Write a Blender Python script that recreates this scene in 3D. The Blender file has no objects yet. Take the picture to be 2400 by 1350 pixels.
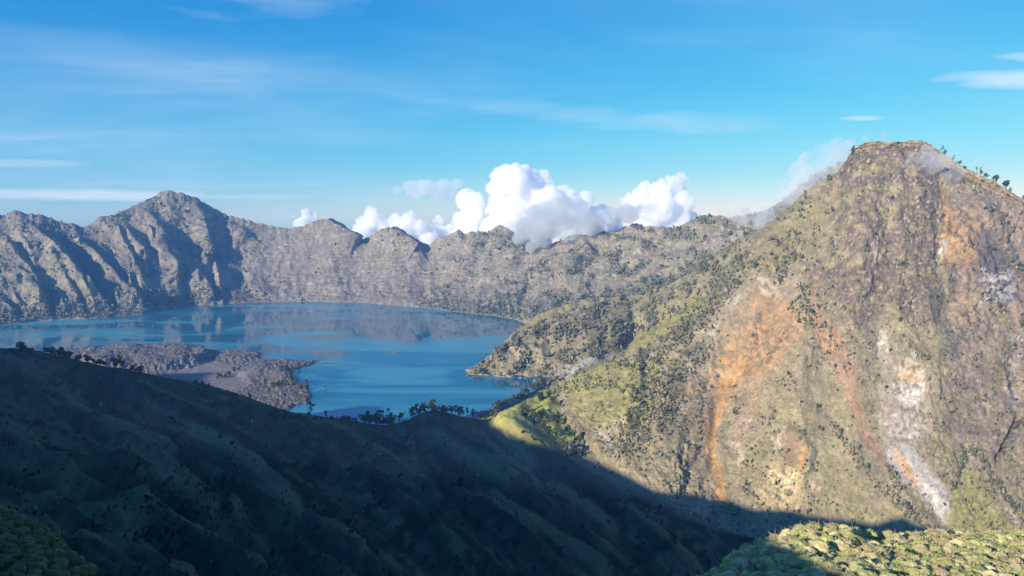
import bpy, math, random
import numpy as np
from mathutils import noise as mnoise, Vector

random.seed(7)
RNG = np.random.default_rng(11)
scene = bpy.context.scene
COL = scene.collection

# ------------------------------------------------------------------ camera
CAM_H = 700.0                      # metres above the lake
FPX = 1600.0                       # focal length in pixels of the 2400 px frame
PITCH = math.atan(170.0 / FPX)     # looking a little down
CP, SP = math.cos(PITCH), math.sin(PITCH)
cam_data = bpy.data.cameras.new("camera")
cam_data.sensor_width = 36.0
cam_data.lens = 24.0
cam_data.clip_start = 1.0
cam_data.clip_end = 120000.0
cam = bpy.data.objects.new("camera", cam_data)
COL.objects.link(cam)
cam.location = (0, 0, CAM_H)
cam.rotation_euler = (math.pi / 2 - PITCH, 0, 0)
scene.camera = cam

# ------------------------------------------------------------------ light
SUN_AZ, SUN_EL = math.radians(45), math.radians(20)     # behind the camera, to the left
TO_SUN = Vector((-math.sin(SUN_AZ) * math.cos(SUN_EL), -math.cos(SUN_AZ) * math.cos(SUN_EL), math.sin(SUN_EL)))
sun_data = bpy.data.lights.new("sun", 'SUN')
sun_data.energy = 5.0
sun_data.angle = math.radians(0.5)
sun_data.color = (1.0, 0.89, 0.72)
sun = bpy.data.objects.new("sun", sun_data)
COL.objects.link(sun)
sun.rotation_euler = TO_SUN.to_track_quat('Z', 'Y').to_euler()

world = bpy.data.worlds.new("World")
scene.world = world
world.use_nodes = True
def build_world():
    nt = world.node_tree
    nt.nodes.clear()
    N, L = nt.nodes.new, nt.links.new
    out = N('ShaderNodeOutputWorld')
    bg = N('ShaderNodeBackground')
    bg.inputs['Strength'].default_value = 0.10
    sky = N('ShaderNodeTexSky')
    sky.sky_type = 'NISHITA'
    sky.sun_disc = False
    sky.sun_elevation = SUN_EL
    sky.sun_rotation = math.radians(225)
    sky.altitude = 2700
    sky.air_density = 1.3
    sky.dust_density = 0.3
    sky.ozone_density = 2.0
    # the clear deep blue of thin mountain air: one response curve per channel, the same all round the sky
    sc_ = N('ShaderNodeSeparateColor'); L(sky.outputs[0], sc_.inputs[0])
    cc_ = N('ShaderNodeCombineColor')
    for i, (k, ref, p) in enumerate(((2.3, 6.1, 1.95), (4.75, 7.28, .95), (5.35, 7.0, .40))):
        q = N('ShaderNodeMath'); q.operation = 'MULTIPLY'; q.inputs[1].default_value = 1 / ref; L(sc_.outputs[i], q.inputs[0])
        w = N('ShaderNodeMath'); w.operation = 'POWER'; w.inputs[1].default_value = p; L(q.outputs[0], w.inputs[0])
        z = N('ShaderNodeMath'); z.operation = 'MULTIPLY'; z.inputs[1].default_value = k; L(w.outputs[0], z.inputs[0])
        L(z.outputs[0], cc_.inputs[i])
    hs = cc_
    # cirrus: thin streaks on a plane high overhead
    tc = N('ShaderNodeTexCoord')
    sep = N('ShaderNodeSeparateXYZ')
    L(tc.outputs['Generated'], sep.inputs[0])
    def math_(op, a, b=None, c=None, clamp=False):
        m = N('ShaderNodeMath'); m.operation = op; m.use_clamp = clamp
        for i, v in enumerate((a, b, c)):
            if v is None: continue
            if isinstance(v, (int, float)): m.inputs[i].default_value = v
            else: L(v, m.inputs[i])
        return m.outputs[0]
    zc = math_('ADD', math_('MAXIMUM', sep.outputs[2], 0.0), 0.10)
    u = math_('DIVIDE', sep.outputs[0], zc)
    v = math_('DIVIDE', sep.outputs[1], zc)
    comb = N('ShaderNodeCombineXYZ'); L(u, comb.inputs[0]); L(v, comb.inputs[1])
    def layer(scale, sx, sy, rot, lo, hi, detail, dist, seed):
        mp = N('ShaderNodeMapping')
        mp.inputs['Rotation'].default_value = (0, 0, rot)
        mp.inputs['Scale'].default_value = (sx, sy, 1)
        mp.inputs['Location'].default_value = (seed, seed * 0.7, 0)
        L(comb.outputs[0], mp.inputs[0])
        nz = N('ShaderNodeTexNoise')
        nz.inputs['Scale'].default_value = scale
        nz.inputs['Detail'].default_value = detail
        nz.inputs['Roughness'].default_value = 0.6
        nz.inputs['Distortion'].default_value = dist
        L(mp.outputs[0], nz.inputs['Vector'])
        mr = N('ShaderNodeMapRange'); mr.interpolation_type = 'SMOOTHSTEP'
        mr.inputs['From Min'].default_value = lo; mr.inputs['From Max'].default_value = hi
        L(nz.outputs[0], mr.inputs[0])
        return mr.outputs[0]
    streak = layer(0.9, 0.5, 1.5, 0.35, 0.44, 0.80, 7, 0.7, 3.1)
    broad = layer(0.35, 0.6, 0.9, 0.5, 0.40, 0.70, 4, 0.4, 8.3)
    cir = math_('MULTIPLY', streak, math_('ADD', math_('MULTIPLY', broad, 0.85), 0.15))
    veil = math_('MULTIPLY', broad, 0.16)
    cov = math_('ADD', math_('MULTIPLY', cir, 0.25), veil)
    # a few single streaks: (azimuth tan, elevation tan, half width, half height, strength)
    az = math_('DIVIDE', sep.outputs[0], math_('MAXIMUM', sep.outputs[1], 0.05))
    el = math_('DIVIDE', sep.outputs[2], math_('MAXIMUM', sep.outputs[1], 0.05))
    wob = N('ShaderNodeTexNoise'); wob.inputs['Scale'].default_value = 9; wob.inputs['Detail'].default_value = 6
    mpw = N('ShaderNodeMapping'); mpw.inputs['Scale'].default_value = (1, 1, 5)
    L(tc.outputs['Generated'], mpw.inputs[0]); L(mpw.outputs[0], wob.inputs['Vector'])
    wv = math_('MULTIPLY', math_('SUBTRACT', wob.outputs[0], 0.5), 3.0)
    for a0, e0, w, h, s, tilt in ((-.64, .030, .26, .0095, .75, -.012), (-.37, .027, .11, .005, .45, 0), (.745, .192, .13, .016, .62, .0),
                            (.80, .226, .15, .009, .55, .0), (.505, .139, .035, .004, .5, 0), (.04, .150, .24, .016, .13, -.10),
                            (-.53, .22, .26, .03, .06, -.22), (-.15, .36, .30, .07, .16, .15), (.22, .135, .20, .016, .14, -.02), (-.72, .075, .12, .006, .3, 0)):
        da = math_('DIVIDE', math_('SUBTRACT', az, a0), w)
        de = math_('DIVIDE', math_('SUBTRACT', math_('SUBTRACT', el, e0), math_('MULTIPLY', math_('SUBTRACT', az, a0), tilt)), h)
        r2 = math_('ADD', math_('MULTIPLY', da, da), math_('MULTIPLY', de, de))
        m = math_('MULTIPLY', math_('SUBTRACT', math_('ADD', 1.0, wv), r2, clamp=True), s)
        cov = math_('ADD', cov, m)
    cov = math_('MINIMUM', cov, 0.85)
    mix = N('ShaderNodeMix'); mix.data_type = 'RGBA'
    L(cov, mix.inputs[0]); L(hs.outputs[0], mix.inputs[6])
    mix.inputs[7].default_value = (5.4, 6.0, 6.5, 1)
    L(mix.outputs[2], bg.inputs[0])
    L(bg.outputs[0], out.inputs[0])
build_world()

scene.view_settings.view_transform = 'Standard'
scene.view_settings.look = 'None'
scene.view_settings.exposure = 0.75
scene.view_settings.gamma = 1.0
scene.view_settings.use_curve_mapping = False
scene.render.engine = 'CYCLES'
scene.cycles.max_bounces = 40
scene.cycles.diffuse_bounces = 2
scene.cycles.glossy_bounces = 2
scene.cycles.transmission_bounces = 2
scene.cycles.volume_bounces = 40
scene.cycles.transparent_max_bounces = 24
scene.cycles.use_denoising = True
scene.cycles.sample_clamp_indirect = 4.0

# ------------------------------------------------------------------ numeric helpers
def to_world(px, py, Y):
    px, py, Y = np.asarray(px, float), np.asarray(py, float), np.asarray(Y, float)
    u = (px - 1200.0) / FPX; v = (675.0 - py) / FPX
    dy = CP + v * SP; dz = -SP + v * CP
    return np.stack([Y * u / dy, Y + 0 * u, CAM_H + Y * dz / dy], -1)
def to_frame(P):
    P = np.asarray(P, float)
    y, z = P[..., 1], P[..., 2] - CAM_H
    d = y * CP - z * SP; v = y * SP + z * CP
    d = np.maximum(d, 0.1)
    return 1200 + FPX * P[..., 0] / d, 675 - FPX * v / d
def water_Y(py):
    v = (675.0 - np.asarray(py, float)) / FPX
    return -CAM_H * (CP + v * SP) / (-SP + v * CP)

_perm = np.random.default_rng(5).permutation(256).astype(np.int32)
_perm = np.concatenate([_perm, _perm])
_ang = np.random.default_rng(6).random(256) * 2 * np.pi
_gx, _gy = np.cos(_ang).astype(np.float32), np.sin(_ang).astype(np.float32)
def pn(x, y, seed=0):
    x = np.asarray(x, np.float64) + seed * 17.31; y = np.asarray(y, np.float64) - seed * 9.73
    xf, yf = np.floor(x), np.floor(y)
    xi, yi = xf.astype(np.int64) & 255, yf.astype(np.int64) & 255
    fx, fy = (x - xf).astype(np.float32), (y - yf).astype(np.float32)
    ux = fx * fx * fx * (fx * (fx * 6 - 15) + 10); uy = fy * fy * fy * (fy * (fy * 6 - 15) + 10)
    def g(ix, iy, dx, dy):
        h = _perm[_perm[ix & 255] + (iy & 255)]
        return _gx[h] * dx + _gy[h] * dy
    a = g(xi, yi, fx, fy); b = g(xi + 1, yi, fx - 1, fy)
    c = g(xi, yi + 1, fx, fy - 1); d = g(xi + 1, yi + 1, fx - 1, fy - 1)
    return ((a + (b - a) * ux) + ((c + (d - c) * ux) - (a + (b - a) * ux)) * uy) * 1.5
def fbm(x, y, seed=0, o=4, gain=0.5):
    s, a, f = 0.0, 1.0, 1.0
    for i in range(o):
        s = s + a * pn(x * f, y * f, seed + i); a *= gain; f *= 2.03
    return s
def ridge(x, y, seed=0):
    return 1.0 - np.abs(pn(x, y, seed)) * 2.0
def sstep(a, b, x):
    t = np.clip((x - a) / (b - a), 0, 1); return t * t * (3 - 2 * t)
def seg_dist(px, py, pts):
    best = np.full(px.shape, 1e9); side = np.zeros(px.shape); tt = np.zeros(px.shape)
    n = len(pts) - 1
    for i in range(n):
        (x0, y0), (x1, y1) = pts[i], pts[i + 1]
        dx, dy = x1 - x0, y1 - y0; L2 = dx * dx + dy * dy + 1e-9
        t = np.clip(((px - x0) * dx + (py - y0) * dy) / L2, 0, 1)
        d = np.hypot(px - x0 - t * dx, py - y0 - t * dy)
        m = d < best
        best = np.where(m, d, best); tt = np.where(m, (i + t) / n, tt)
        side = np.where(m, (px - x0) * dy - (py - y0) * dx, side)
    return best, np.sign(side), tt
def inside(px, py, poly):
    c = np.zeros(px.shape, bool); n = len(poly)
    for i in range(n):
        (x0, y0), (x1, y1) = poly[i], poly[(i + 1) % n]
        if y0 == y1: continue
        c ^= ((y0 > py) != (y1 > py)) & (px < (x1 - x0) * (py - y0) / (y1 - y0) + x0)
    return c
def poly_mask(px, py, poly, soft=8.0):
    d, _, _ = seg_dist(px, py, list(poly) + [poly[0]])
    sd = np.where(inside(px, py, poly), d, -d)
    return sstep(-soft, soft, sd)
def stroke(px, py, pts, w0, w1=None, soft=0.6):
    w1 = w0 if w1 is None else w1
    d, _, t = seg_dist(px, py, pts)
    w = w0 + (w1 - w0) * t
    return 1 - sstep(w * (1 - soft), w * (1 + soft), d)

# ------------------------------------------------------------------ scene helpers
def tag(o, label=None, cat=None, group=None, kind=None):
    if label: o['label'] = label
    if cat: o['category'] = cat
    if group: o['group'] = group
    if kind: o['kind'] = kind
    return o
def link(name, mesh, parent=None):
    o = bpy.data.objects.new(name, mesh); COL.objects.link(o)
    if parent: o.parent = parent
    return o
def mesh_np(name, V, Fq, mats=None, smooth=True, col=None):
    me = bpy.data.meshes.new(name)
    V = np.asarray(V, np.float32); Fq = np.asarray(Fq, np.int32)
    k = Fq.shape[1]
    me.vertices.add(len(V)); me.vertices.foreach_set('co', V.ravel())
    me.loops.add(Fq.size); me.loops.foreach_set('vertex_index', Fq.ravel())
    me.polygons.add(len(Fq)); me.polygons.foreach_set('loop_start', np.arange(0, Fq.size, k, dtype=np.int32))
    me.polygons.foreach_set('loop_total', np.full(len(Fq), k, np.int32))
    me.polygons.foreach_set('use_smooth', np.full(len(Fq), smooth, bool))
    me.update(calc_edges=True)
    if col is not None:
        a = me.color_attributes.new('Col', 'FLOAT_COLOR', 'POINT')
        c4 = np.ones((len(V), 4), np.float32); c4[:, :3] = np.clip(col, 0, 1)
        a.data.foreach_set('color', c4.ravel())
    for m in (mats or []): me.materials.append(m)
    return me

def mat_terrain(name, scale, bump, var=0.35, det=6.0):
    m = bpy.data.materials.new(name); m.use_nodes = True
    nt = m.node_tree; nt.nodes.clear(); N, L = nt.nodes.new, nt.links.new
    out = N('ShaderNodeOutputMaterial'); b = N('ShaderNodeBsdfPrincipled')
    b.inputs['Roughness'].default_value = 1.0; b.inputs['Specular IOR Level'].default_value = 0.0
    at = N('ShaderNodeVertexColor'); at.layer_name = 'Col'
    geo = N('ShaderNodeNewGeometry')
    n1 = N('ShaderNodeTexNoise'); n1.inputs['Scale'].default_value = scale; n1.inputs['Detail'].default_value = det
    n1.inputs['Roughness'].default_value = 0.72
    L(geo.outputs['Position'], n1.inputs['Vector'])
    n2 = N('ShaderNodeTexNoise'); n2.inputs['Scale'].default_value = scale * 0.17; n2.inputs['Detail'].default_value = 5
    L(geo.outputs['Position'], n2.inputs['Vector'])
    mr = N('ShaderNodeMapRange'); mr.inputs['From Min'].default_value = 0.3; mr.inputs['From Max'].default_value = 0.7
    mr.inputs['To Min'].default_value = 1 - var; mr.inputs['To Max'].default_value = 1 + var
    L(n1.outputs[0], mr.inputs[0])
    mr2 = N('ShaderNodeMapRange'); mr2.inputs['From Min'].default_value = 0.3; mr2.inputs['From Max'].default_value = 0.7
    mr2.inputs['To Min'].default_value = 1 - var * .6; mr2.inputs['To Max'].default_value = 1 + var * .6
    L(n2.outputs[0], mr2.inputs[0])
    mu = N('ShaderNodeMath'); mu.operation = 'MULTIPLY'; L(mr.outputs[0], mu.inputs[0]); L(mr2.outputs[0], mu.inputs[1])
    vm = N('ShaderNodeVectorMath'); vm.operation = 'SCALE'; L(at.outputs['Color'], vm.inputs[0]); L(mu.outputs[0], vm.inputs['Scale'])
    L(vm.outputs[0], b.inputs['Base Color'])
    bp = N('ShaderNodeBump'); bp.inputs['Strength'].default_value = 0.8; bp.inputs['Distance'].default_value = bump
    L(n1.outputs[0], bp.inputs['Height']); L(bp.outputs[0], b.inputs['Normal'])
    L(b.outputs[0], out.inputs[0])
    return m
def mat_plain(name, col, var=0.2, rough=0.9, objvar=True, trans=0.0, noise_scale=None):
    m = bpy.data.materials.new(name); m.use_nodes = True
    nt = m.node_tree; N, L = nt.nodes.new, nt.links.new
    b = nt.nodes['Principled BSDF']
    b.inputs['Roughness'].default_value = rough; b.inputs['Specular IOR Level'].default_value = 0.1
    rgb = N('ShaderNodeRGB'); rgb.outputs[0].default_value = (*col, 1)
    src = N('ShaderNodeObjectInfo').outputs['Random'] if objvar else N('ShaderNodeNewGeometry').outputs['Random Per Island']
    mr = N('ShaderNodeMapRange'); mr.inputs['To Min'].default_value = 1 - var; mr.inputs['To Max'].default_value = 1 + var
    L(src, mr.inputs[0])
    vm = N('ShaderNodeVectorMath'); vm.operation = 'SCALE'; L(rgb.outputs[0], vm.inputs[0]); L(mr.outputs[0], vm.inputs['Scale'])
    hs = N('ShaderNodeHueSaturation'); L(vm.outputs[0], hs.inputs['Color'])
    mh = N('ShaderNodeMapRange'); mh.inputs['To Min'].default_value = .47; mh.inputs['To Max'].default_value = .53
    wn = N('ShaderNodeTexWhiteNoise'); wn.noise_dimensions = '1D'; L(src, wn.inputs['W']); L(wn.outputs[0], mh.inputs[0]); L(mh.outputs[0], hs.inputs['Hue'])
    L(hs.outputs[0], b.inputs['Base Color'])
    return m

class Sheet: pass
def make_sheet(px, lines, rows, crest):
    """lofts terrain between feature lines. Each line is a list of (px, py, Y) or (px, ('z', z), Y)."""
    K = []
    for ln in lines:
        X = [q[0] for q in ln]; Yv = np.interp(px, X, [q[2] for q in ln])
        if isinstance(ln[0][1], tuple):
            z = np.interp(px, X, [q[1][1] for q in ln])
            u = (px - 1200.0) / FPX
            # same bearing as the column: x = Y * u / dy
            v = ((z - CAM_H) / Yv * CP + SP) / (CP - (z - CAM_H) / Yv * SP)
            dy = CP + v * SP
            K.append(np.stack([Yv * u / dy, Yv, z], -1))
        else:
            K.append(to_world(px, np.interp(px, X, [q[1] for q in ln]), Yv))
    K = np.array(K)                                   # k, cols, 3
    ts = []
    for i, r in enumerate(rows): ts += list(i + np.arange(r) / r)
    ts = np.array(ts + [len(rows)])
    out = np.empty((len(ts), len(px), 3))
    n = len(K)
    for j, t in enumerate(ts):
        i = min(int(t), n - 2); f = t - i
        p1, p2 = K[i], K[i + 1]
        p0 = K[i - 1] if i > 0 else 2 * p1 - p2
        p3 = K[i + 2] if i + 2 < n else 2 * p2 - p1
        d1 = (p2 - p0) * 0.5; d2 = (p3 - p1) * 0.5
        if i == crest: d1 = (p2 - p1)
        if i + 1 == crest: d2 = (p2 - p1)
        L12 = np.linalg.norm(p2 - p1, axis=-1, keepdims=True)
        for dd in (d1, d2):
            ln_ = np.linalg.norm(dd, axis=-1, keepdims=True) + 1e-6
            dd *= np.minimum(1, 1.2 * L12 / ln_)
        h00 = 2 * f**3 - 3 * f**2 + 1; h10 = f**3 - 2 * f**2 + f; h01 = -2 * f**3 + 3 * f**2; h11 = f**3 - f**2
        out[j] = h00 * p1 + h10 * d1 + h01 * p2 + h11 * d2
    s = Sheet(); s.P = out; s.t = ts[:, None] + 0 * px[None, :]; s.nr, s.nc = out.shape[:2]
    s.px, s.py = to_frame(out)
    s.crest = crest
    return s
def grid_normals(P):
    du = np.gradient(P, axis=1); dv = np.gradient(P, axis=0)
    n = np.cross(du, dv); n /= np.linalg.norm(n, axis=-1, keepdims=True) + 1e-9
    n[n[..., 2] < 0] *= -1
    return n
def displace(s, d, zbias=0.0):
    n = grid_normals(s.P).copy()
    n[..., 2] *= (1 - zbias); n /= np.linalg.norm(n, axis=-1, keepdims=True) + 1e-9
    s.P = s.P + n * d[..., None]
def sheet_obj(s, name, mat, col):
    nr, nc = s.nr, s.nc
    idx = np.arange(nr * nc).reshape(nr, nc)
    Fq = np.stack([idx[:-1, :-1], idx[:-1, 1:], idx[1:, 1:], idx[1:, :-1]], -1).reshape(-1, 4)
    me = mesh_np(name, s.P.reshape(-1, 3), Fq, [mat], True, col.reshape(-1, 3))
    o = link(name, me); o['kind'] = 'structure'
    return o
def lerp(c, new, m):
    return c * (1 - m[..., None]) + np.asarray(new, float) * m[..., None]

# ------------------------------------------------------------------ A: far crater wall round the lake
shoreA = [(-300, 806), (-100, 776), (0, 763), (90, 753), (180, 748), (250, 744), (330, 736), (380, 729), (430, 718), (500, 712), (600, 709), (730, 707), (850, 710), (960, 719), (1060, 730), (1150, 740), (1215, 751)]
crestA = [(-300, 560, 5100), (-150, 520, 5250), (0, 503, 5400), (40, 497, 5450), (75, 501, 5480), (110, 510, 5520), (150, 520, 5560), (190, 530, 5600), (212, 527, 5640), (235, 509, 5700), (262, 506, 5750), (290, 495, 5850),
          (312, 484, 5900), (330, 473, 5930), (360, 459, 6000), (380, 447, 6040), (392, 445, 6050), (420, 450, 6080), (440, 455, 6100), (462, 465, 6150), (485, 479, 6180), (520, 500, 6250), (560, 511, 6280), (600, 521, 6300), (640, 531, 6330), (680, 535, 6350), (700, 533, 6350),
          (730, 522, 6380), (747, 514, 6400), (758, 512, 6400), (780, 521, 6400), (810, 537, 6400), (850, 561, 6400), (862, 557, 6400), (880, 544, 6400), (908, 531, 6400), (930, 532, 6400), (950, 545, 6380), (985, 568, 6350), (1005, 573, 6330), (1030, 557, 6300), (1058, 548, 6260),
          (1075, 539, 6230), (1092, 545, 6210), (1110, 542, 6180), (1140, 545, 6140), (1158, 534, 6110), (1172, 528, 6090), (1195, 537, 6040), (1215, 555, 5980), (1250, 573, 5860), (1290, 571, 5720), (1325, 560, 5600), (1350, 548, 5520), (1375, 553, 5460), (1400, 549, 5400), (1440, 540, 5280), (1470, 529, 5200),
          (1490, 523, 5150), (1530, 531, 5050), (1560, 536, 4980), (1590, 531, 4920), (1618, 518, 4850), (1640, 505, 4800), (1660, 501, 4750), (1690, 507, 4680), (1720, 508, 4600), (1760, 503, 4450), (1800, 493, 4300), (1840, 465, 4200), (1880, 432, 4100), (1920, 402, 4020), (1960, 385, 3980), (2020, 375, 3950), (2080, 400, 3950), (2140, 480, 3950)]
hidA = [(1300, 760, 3950), (1420, 735, 4080), (1560, 695, 4020), (1680, 632, 3850), (1800, 560, 3520), (1900, 525, 3400), (2140, 520, 3300)]
pxA = np.arange(-300, 2141, 2.6)
base1 = [(a, b, float(water_Y(b))) for a, b in shoreA] + hidA
XA = [q[0] for q in base1]
pyb = np.interp(pxA, XA, [q[1] for q in base1]); Yb = np.interp(pxA, XA, [q[2] for q in base1])
pyc = np.interp(pxA, [q[0] for q in crestA], [q[1] for q in crestA]); Yc = np.interp(pxA, [q[0] for q in crestA], [q[2] for q in crestA])
def smooth1(a, n):
    k = np.hanning(n); k /= k.sum()
    return np.convolve(np.pad(a, n // 2, mode='edge'), k, 'valid')[:len(a)]
def crag(s, amp, a0, a1):
    """small crags along a crest, dying out down the slope"""
    dist = np.linalg.norm(s.P - np.array([0, 0, CAM_H]), axis=-1)
    s.P[..., 2] += amp[None, :] * dist / FPX * sstep(a0, a1, s.t)
pys, Ys = smooth1(pyc, 61), smooth1(Yc, 61)
wb = to_world(pxA, pyb, Yb)
def mk(py, Y): return [(a, b, c) for a, b, c in zip(pxA, py, Y)]
lin = [[(a, ('z', z - 45), y - 75) for a, z, y in zip(pxA, wb[:, 2], Yb)],
       mk(pyb, Yb),
       mk(pyb + .30 * (pys - pyb), Yb + .42 * (Ys - Yb)),
       mk(pyb + .66 * (.8 * pys + .2 * pyc - pyb), Yb + .74 * (Ys - Yb)),
       mk(pyc, Yc)]
wc = to_world(pxA, pyc, Yc)
lin += [[(a, ('z', z - 110), y + 170) for a, z, y in zip(pxA, wc[:, 2], Yc)], [(a, ('z', max(z - 700, -100)), y + 1500) for a, z, y in zip(pxA, wc[:, 2], Yc)]]
A = make_sheet(pxA, lin, [5, 38, 46, 46, 5, 8], 4)
crag(A, -2.6 * fbm(pxA / 20, pxA * 0, 3, 5, .65), 3.5, 4.0)
px, py, t = A.px, A.py, A.t
skew = np.interp(px, [0, 300, 500, 700, 1000, 1300, 1700, 2000], [.95, .85, .32, .10, -.15, -.85, -1.2, -1.0])
c = px - skew * (py - 500) + 9 * fbm(px / 70, py / 70, 21, 3)
amp = np.interp(px, [-100, 350, 480, 600, 760, 900, 1050, 1300, 2000], [1.05, 1, .75, .36, .18, .2, .42, .7, .8])
env = sstep(0.9, 1.7, t) * (1 - 0.75 * sstep(3.3, 4.0, t)) * (t <= 4.6) + 0.25 * (t > 4.6)
c = c + 30 * fbm(px / 160, py / 120, 22, 2)
tri = lambda x: 4 * np.abs(x - np.floor(x + .5)) - 1
wl_ = .9 * fbm(px / 190, py / 260, 40, 2)
g = 40 * tri(c / 120 + wl_) * (.7 + .5 * fbm(px / 130, py / 90, 38, 2)) + 20 * (ridge(c / 64, py / 300, 33) - .35) + 9 * (ridge(c / 24, py / 160, 35) - .35)
d = amp * env * g + 4.5 * fbm(px / 12, py / 14, 37, 4, .6) * (0.4 + 0.6 * amp) * sstep(.9, 1.3, t)
# strong ribs with a steep lit side and a shaded side
def rib(d, px, py, pts, h, wl, wr, right=True):
    dist, side, tt = seg_dist(px, py, pts)
    if not right: side = -side
    m = np.where(side > 0, np.exp(-(dist / wl) ** 2), np.clip(1 - dist / wr, 0, 1))
    return d + h * m * sstep(0, .08, tt) * (1 - sstep(.92, 1.0, tt) * .6)
for pts, h in (([(452, 470), (472, 500), (482, 560), (500, 620), (522, 700)], 82), ([(372, 560), (395, 610), (415, 660)], 70), ([(455, 640), (480, 670), (500, 712)], 70),
               ([(60, 505), (95, 560), (150, 620), (235, 700)], 130), ([(110, 600), (150, 660), (190, 720)], 70), ([(235, 530), (300, 545), (345, 600)], 70), ([(420, 455), (520, 505), (590, 555)], 80),
               ([(340, 480), (390, 560), (455, 650)], 45), ([(262, 520), (300, 590), (330, 650)], 60), ([(762, 520), (800, 545), (842, 566)], 90), ([(915, 540), (955, 565), (982, 590)], 80), ([(1400, 588), (1358, 626), (1308, 662)], 85), ([(15, 560), (70, 640), (110, 720)], 90), ([(185, 545), (255, 640), (330, 715)], 60)):
    d = d + rib(0 * d, px, py, pts, h, 26, 12, right=False) * (1 - (.9 if pts[0][0] < 600 else .0) * sstep(3.1, 3.9, t))
wq = 1.3 * fbm(px / 90, py / 70, 41, 3)
fine = 13 * tri(c / 44 + .7 * wq) * sstep(-.1, .4, fbm(px / 70, py / 60, 42, 2)) + 5 * tri(c / 17 + 1.2 * wq) * sstep(0, .4, fbm(px / 40, py / 60, 43, 2)) + 2.5 * tri(c / 7.5 + 2 * wq) * sstep(0, .4, fbm(px / 30, py / 50, 44, 2))
strata = 3.5 * tri(py / 9 + .6 * fbm(px / 60, py / 20, 45, 3)) * sstep(.0, .3, fbm(px / 80, py / 40, 46, 2)) * sstep(450, 560, px)
d = d + (fine * np.interp(px, [0, 500, 620, 900, 1100, 2000], [1.1, 1, .5, .35, .7, .9]) + strata) * sstep(.95, 1.5, t) * (1 - .5 * sstep(3.5, 4, t))
displace(A, d, .35)
rs = np.stack([px, py], -1)
n1 = fbm(px / 26, py / 26, 51, 4, .6); n2 = fbm(px / 90, py / 70, 52, 3); n3 = fbm(c / 9, py / 60, 53, 3, .6); n4 = fbm(px / 7, py / 7, 54, 2)
col = np.zeros(px.shape + (3,)) + np.array([.280, .236, .176])
col = lerp(col, (.17, .135, .120), sstep(-.1, .6, n2) * (px < 620) * .8)
col = lerp(col, (.32, .27, .205), sstep(0, .5, n3) * .22)
col = lerp(col, (.195, .185, .115), sstep(-.1, .5, n1) * sstep(900, 1300, px) * .75)
col = lerp(col, (.15, .155, .085), sstep(-.25, .4, n1) * sstep(520, 300, px) * sstep(560, 690, py) * .85)
col = lerp(col, (.255, .235, .13), sstep(.15, .5, fbm(px / 40, py / 18, 55, 3)) * sstep(640, 700, py) * sstep(500, 300, px) * .9)
for cx, cy, rx, ry, cc, s in ((108, 690, 9, 16, (.42, .34, .22), .9), (135, 545, 6, 18, (.36, .24, .17), .8), (262, 695, 22, 10, (.29, .27, .15), .8), (345, 668, 25, 10, (.31, .27, .17), .7), (450, 702, 24, 9, (.31, .28, .17), .7), (740, 678, 30, 14, (.40, .35, .24), .7), (795, 680, 22, 16, (.40, .33, .23), .6), (725, 700, 60, 9, (.33, .30, .24), .6),
                             (600, 640, 26, 20, (.34, .29, .24), .5), (1140, 660, 20, 10, (.42, .33, .28), .8), (1175, 650, 16, 10, (.42, .34, .28), .7), (1110, 705, 40, 9, (.40, .32, .28), .7), (1185, 685, 18, 6, (.42, .35, .31), .7), (1725, 560, 12, 9, (.42, .39, .33), .8), (1650, 590, 60, 22, (.24, .22, .21), .6), (1720, 600, 18, 26, (.22, .2, .2), .7), (1180, 545, 12, 12, (.36, .33, .29), .6), (306, 540, 14, 9, (.30, .18, .13), .7), (310, 610, 8, 22, (.33, .25, .18), .7)):
    m = np.exp(-((px - cx) / rx) ** 2 - ((py - cy) / ry) ** 2)
    col = lerp(col, cc, np.clip(sstep(.25, .75, m + .25 * n4 + .15 * n1) * s, 0, 1))
col = lerp(col, (.23, .215, .105), sstep(.1, .5, n1 + .3 * n2) * sstep(1330, 1500, px) * .7)
vegA = sstep(.0, .42, fbm(px / 45, py / 30, 201, 4, .6)) * np.interp(px, [0, 450, 560, 640, 900, 980, 1150, 1300, 2000], [.8, .75, .45, .12, .12, .4, .65, .95, 1.0])
col = lerp(col, (.125, .135, .078), vegA * .62)
col = lerp(col, (.40, .34, .26), sstep(.45, .75, n4 + .5 * n1) * .6)
col = lerp(col, (.17, .135, .11), sstep(.4, .7, fbm(c / 5, py / 26, 57, 3, .6)) * .38)
col = lerp(col, (.175, .165, .135), sstep(640, 380, px) * sstep(-.5, .3, n2 + .5 * n1) * .5)
col = lerp(col, (.21, .185, .15), sstep(.1, .5, fbm(px / 60, py / 9, 58, 4, .6)) * sstep(450, 560, px) * .45)
col *= .92 * (1 + .22 * n4 + .07 * n3)[..., None]
m_far = mat_terrain('crater_rock', 0.05, 9.0, .28)
sheet_obj(A, 'crater_slope', m_far, col)

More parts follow.
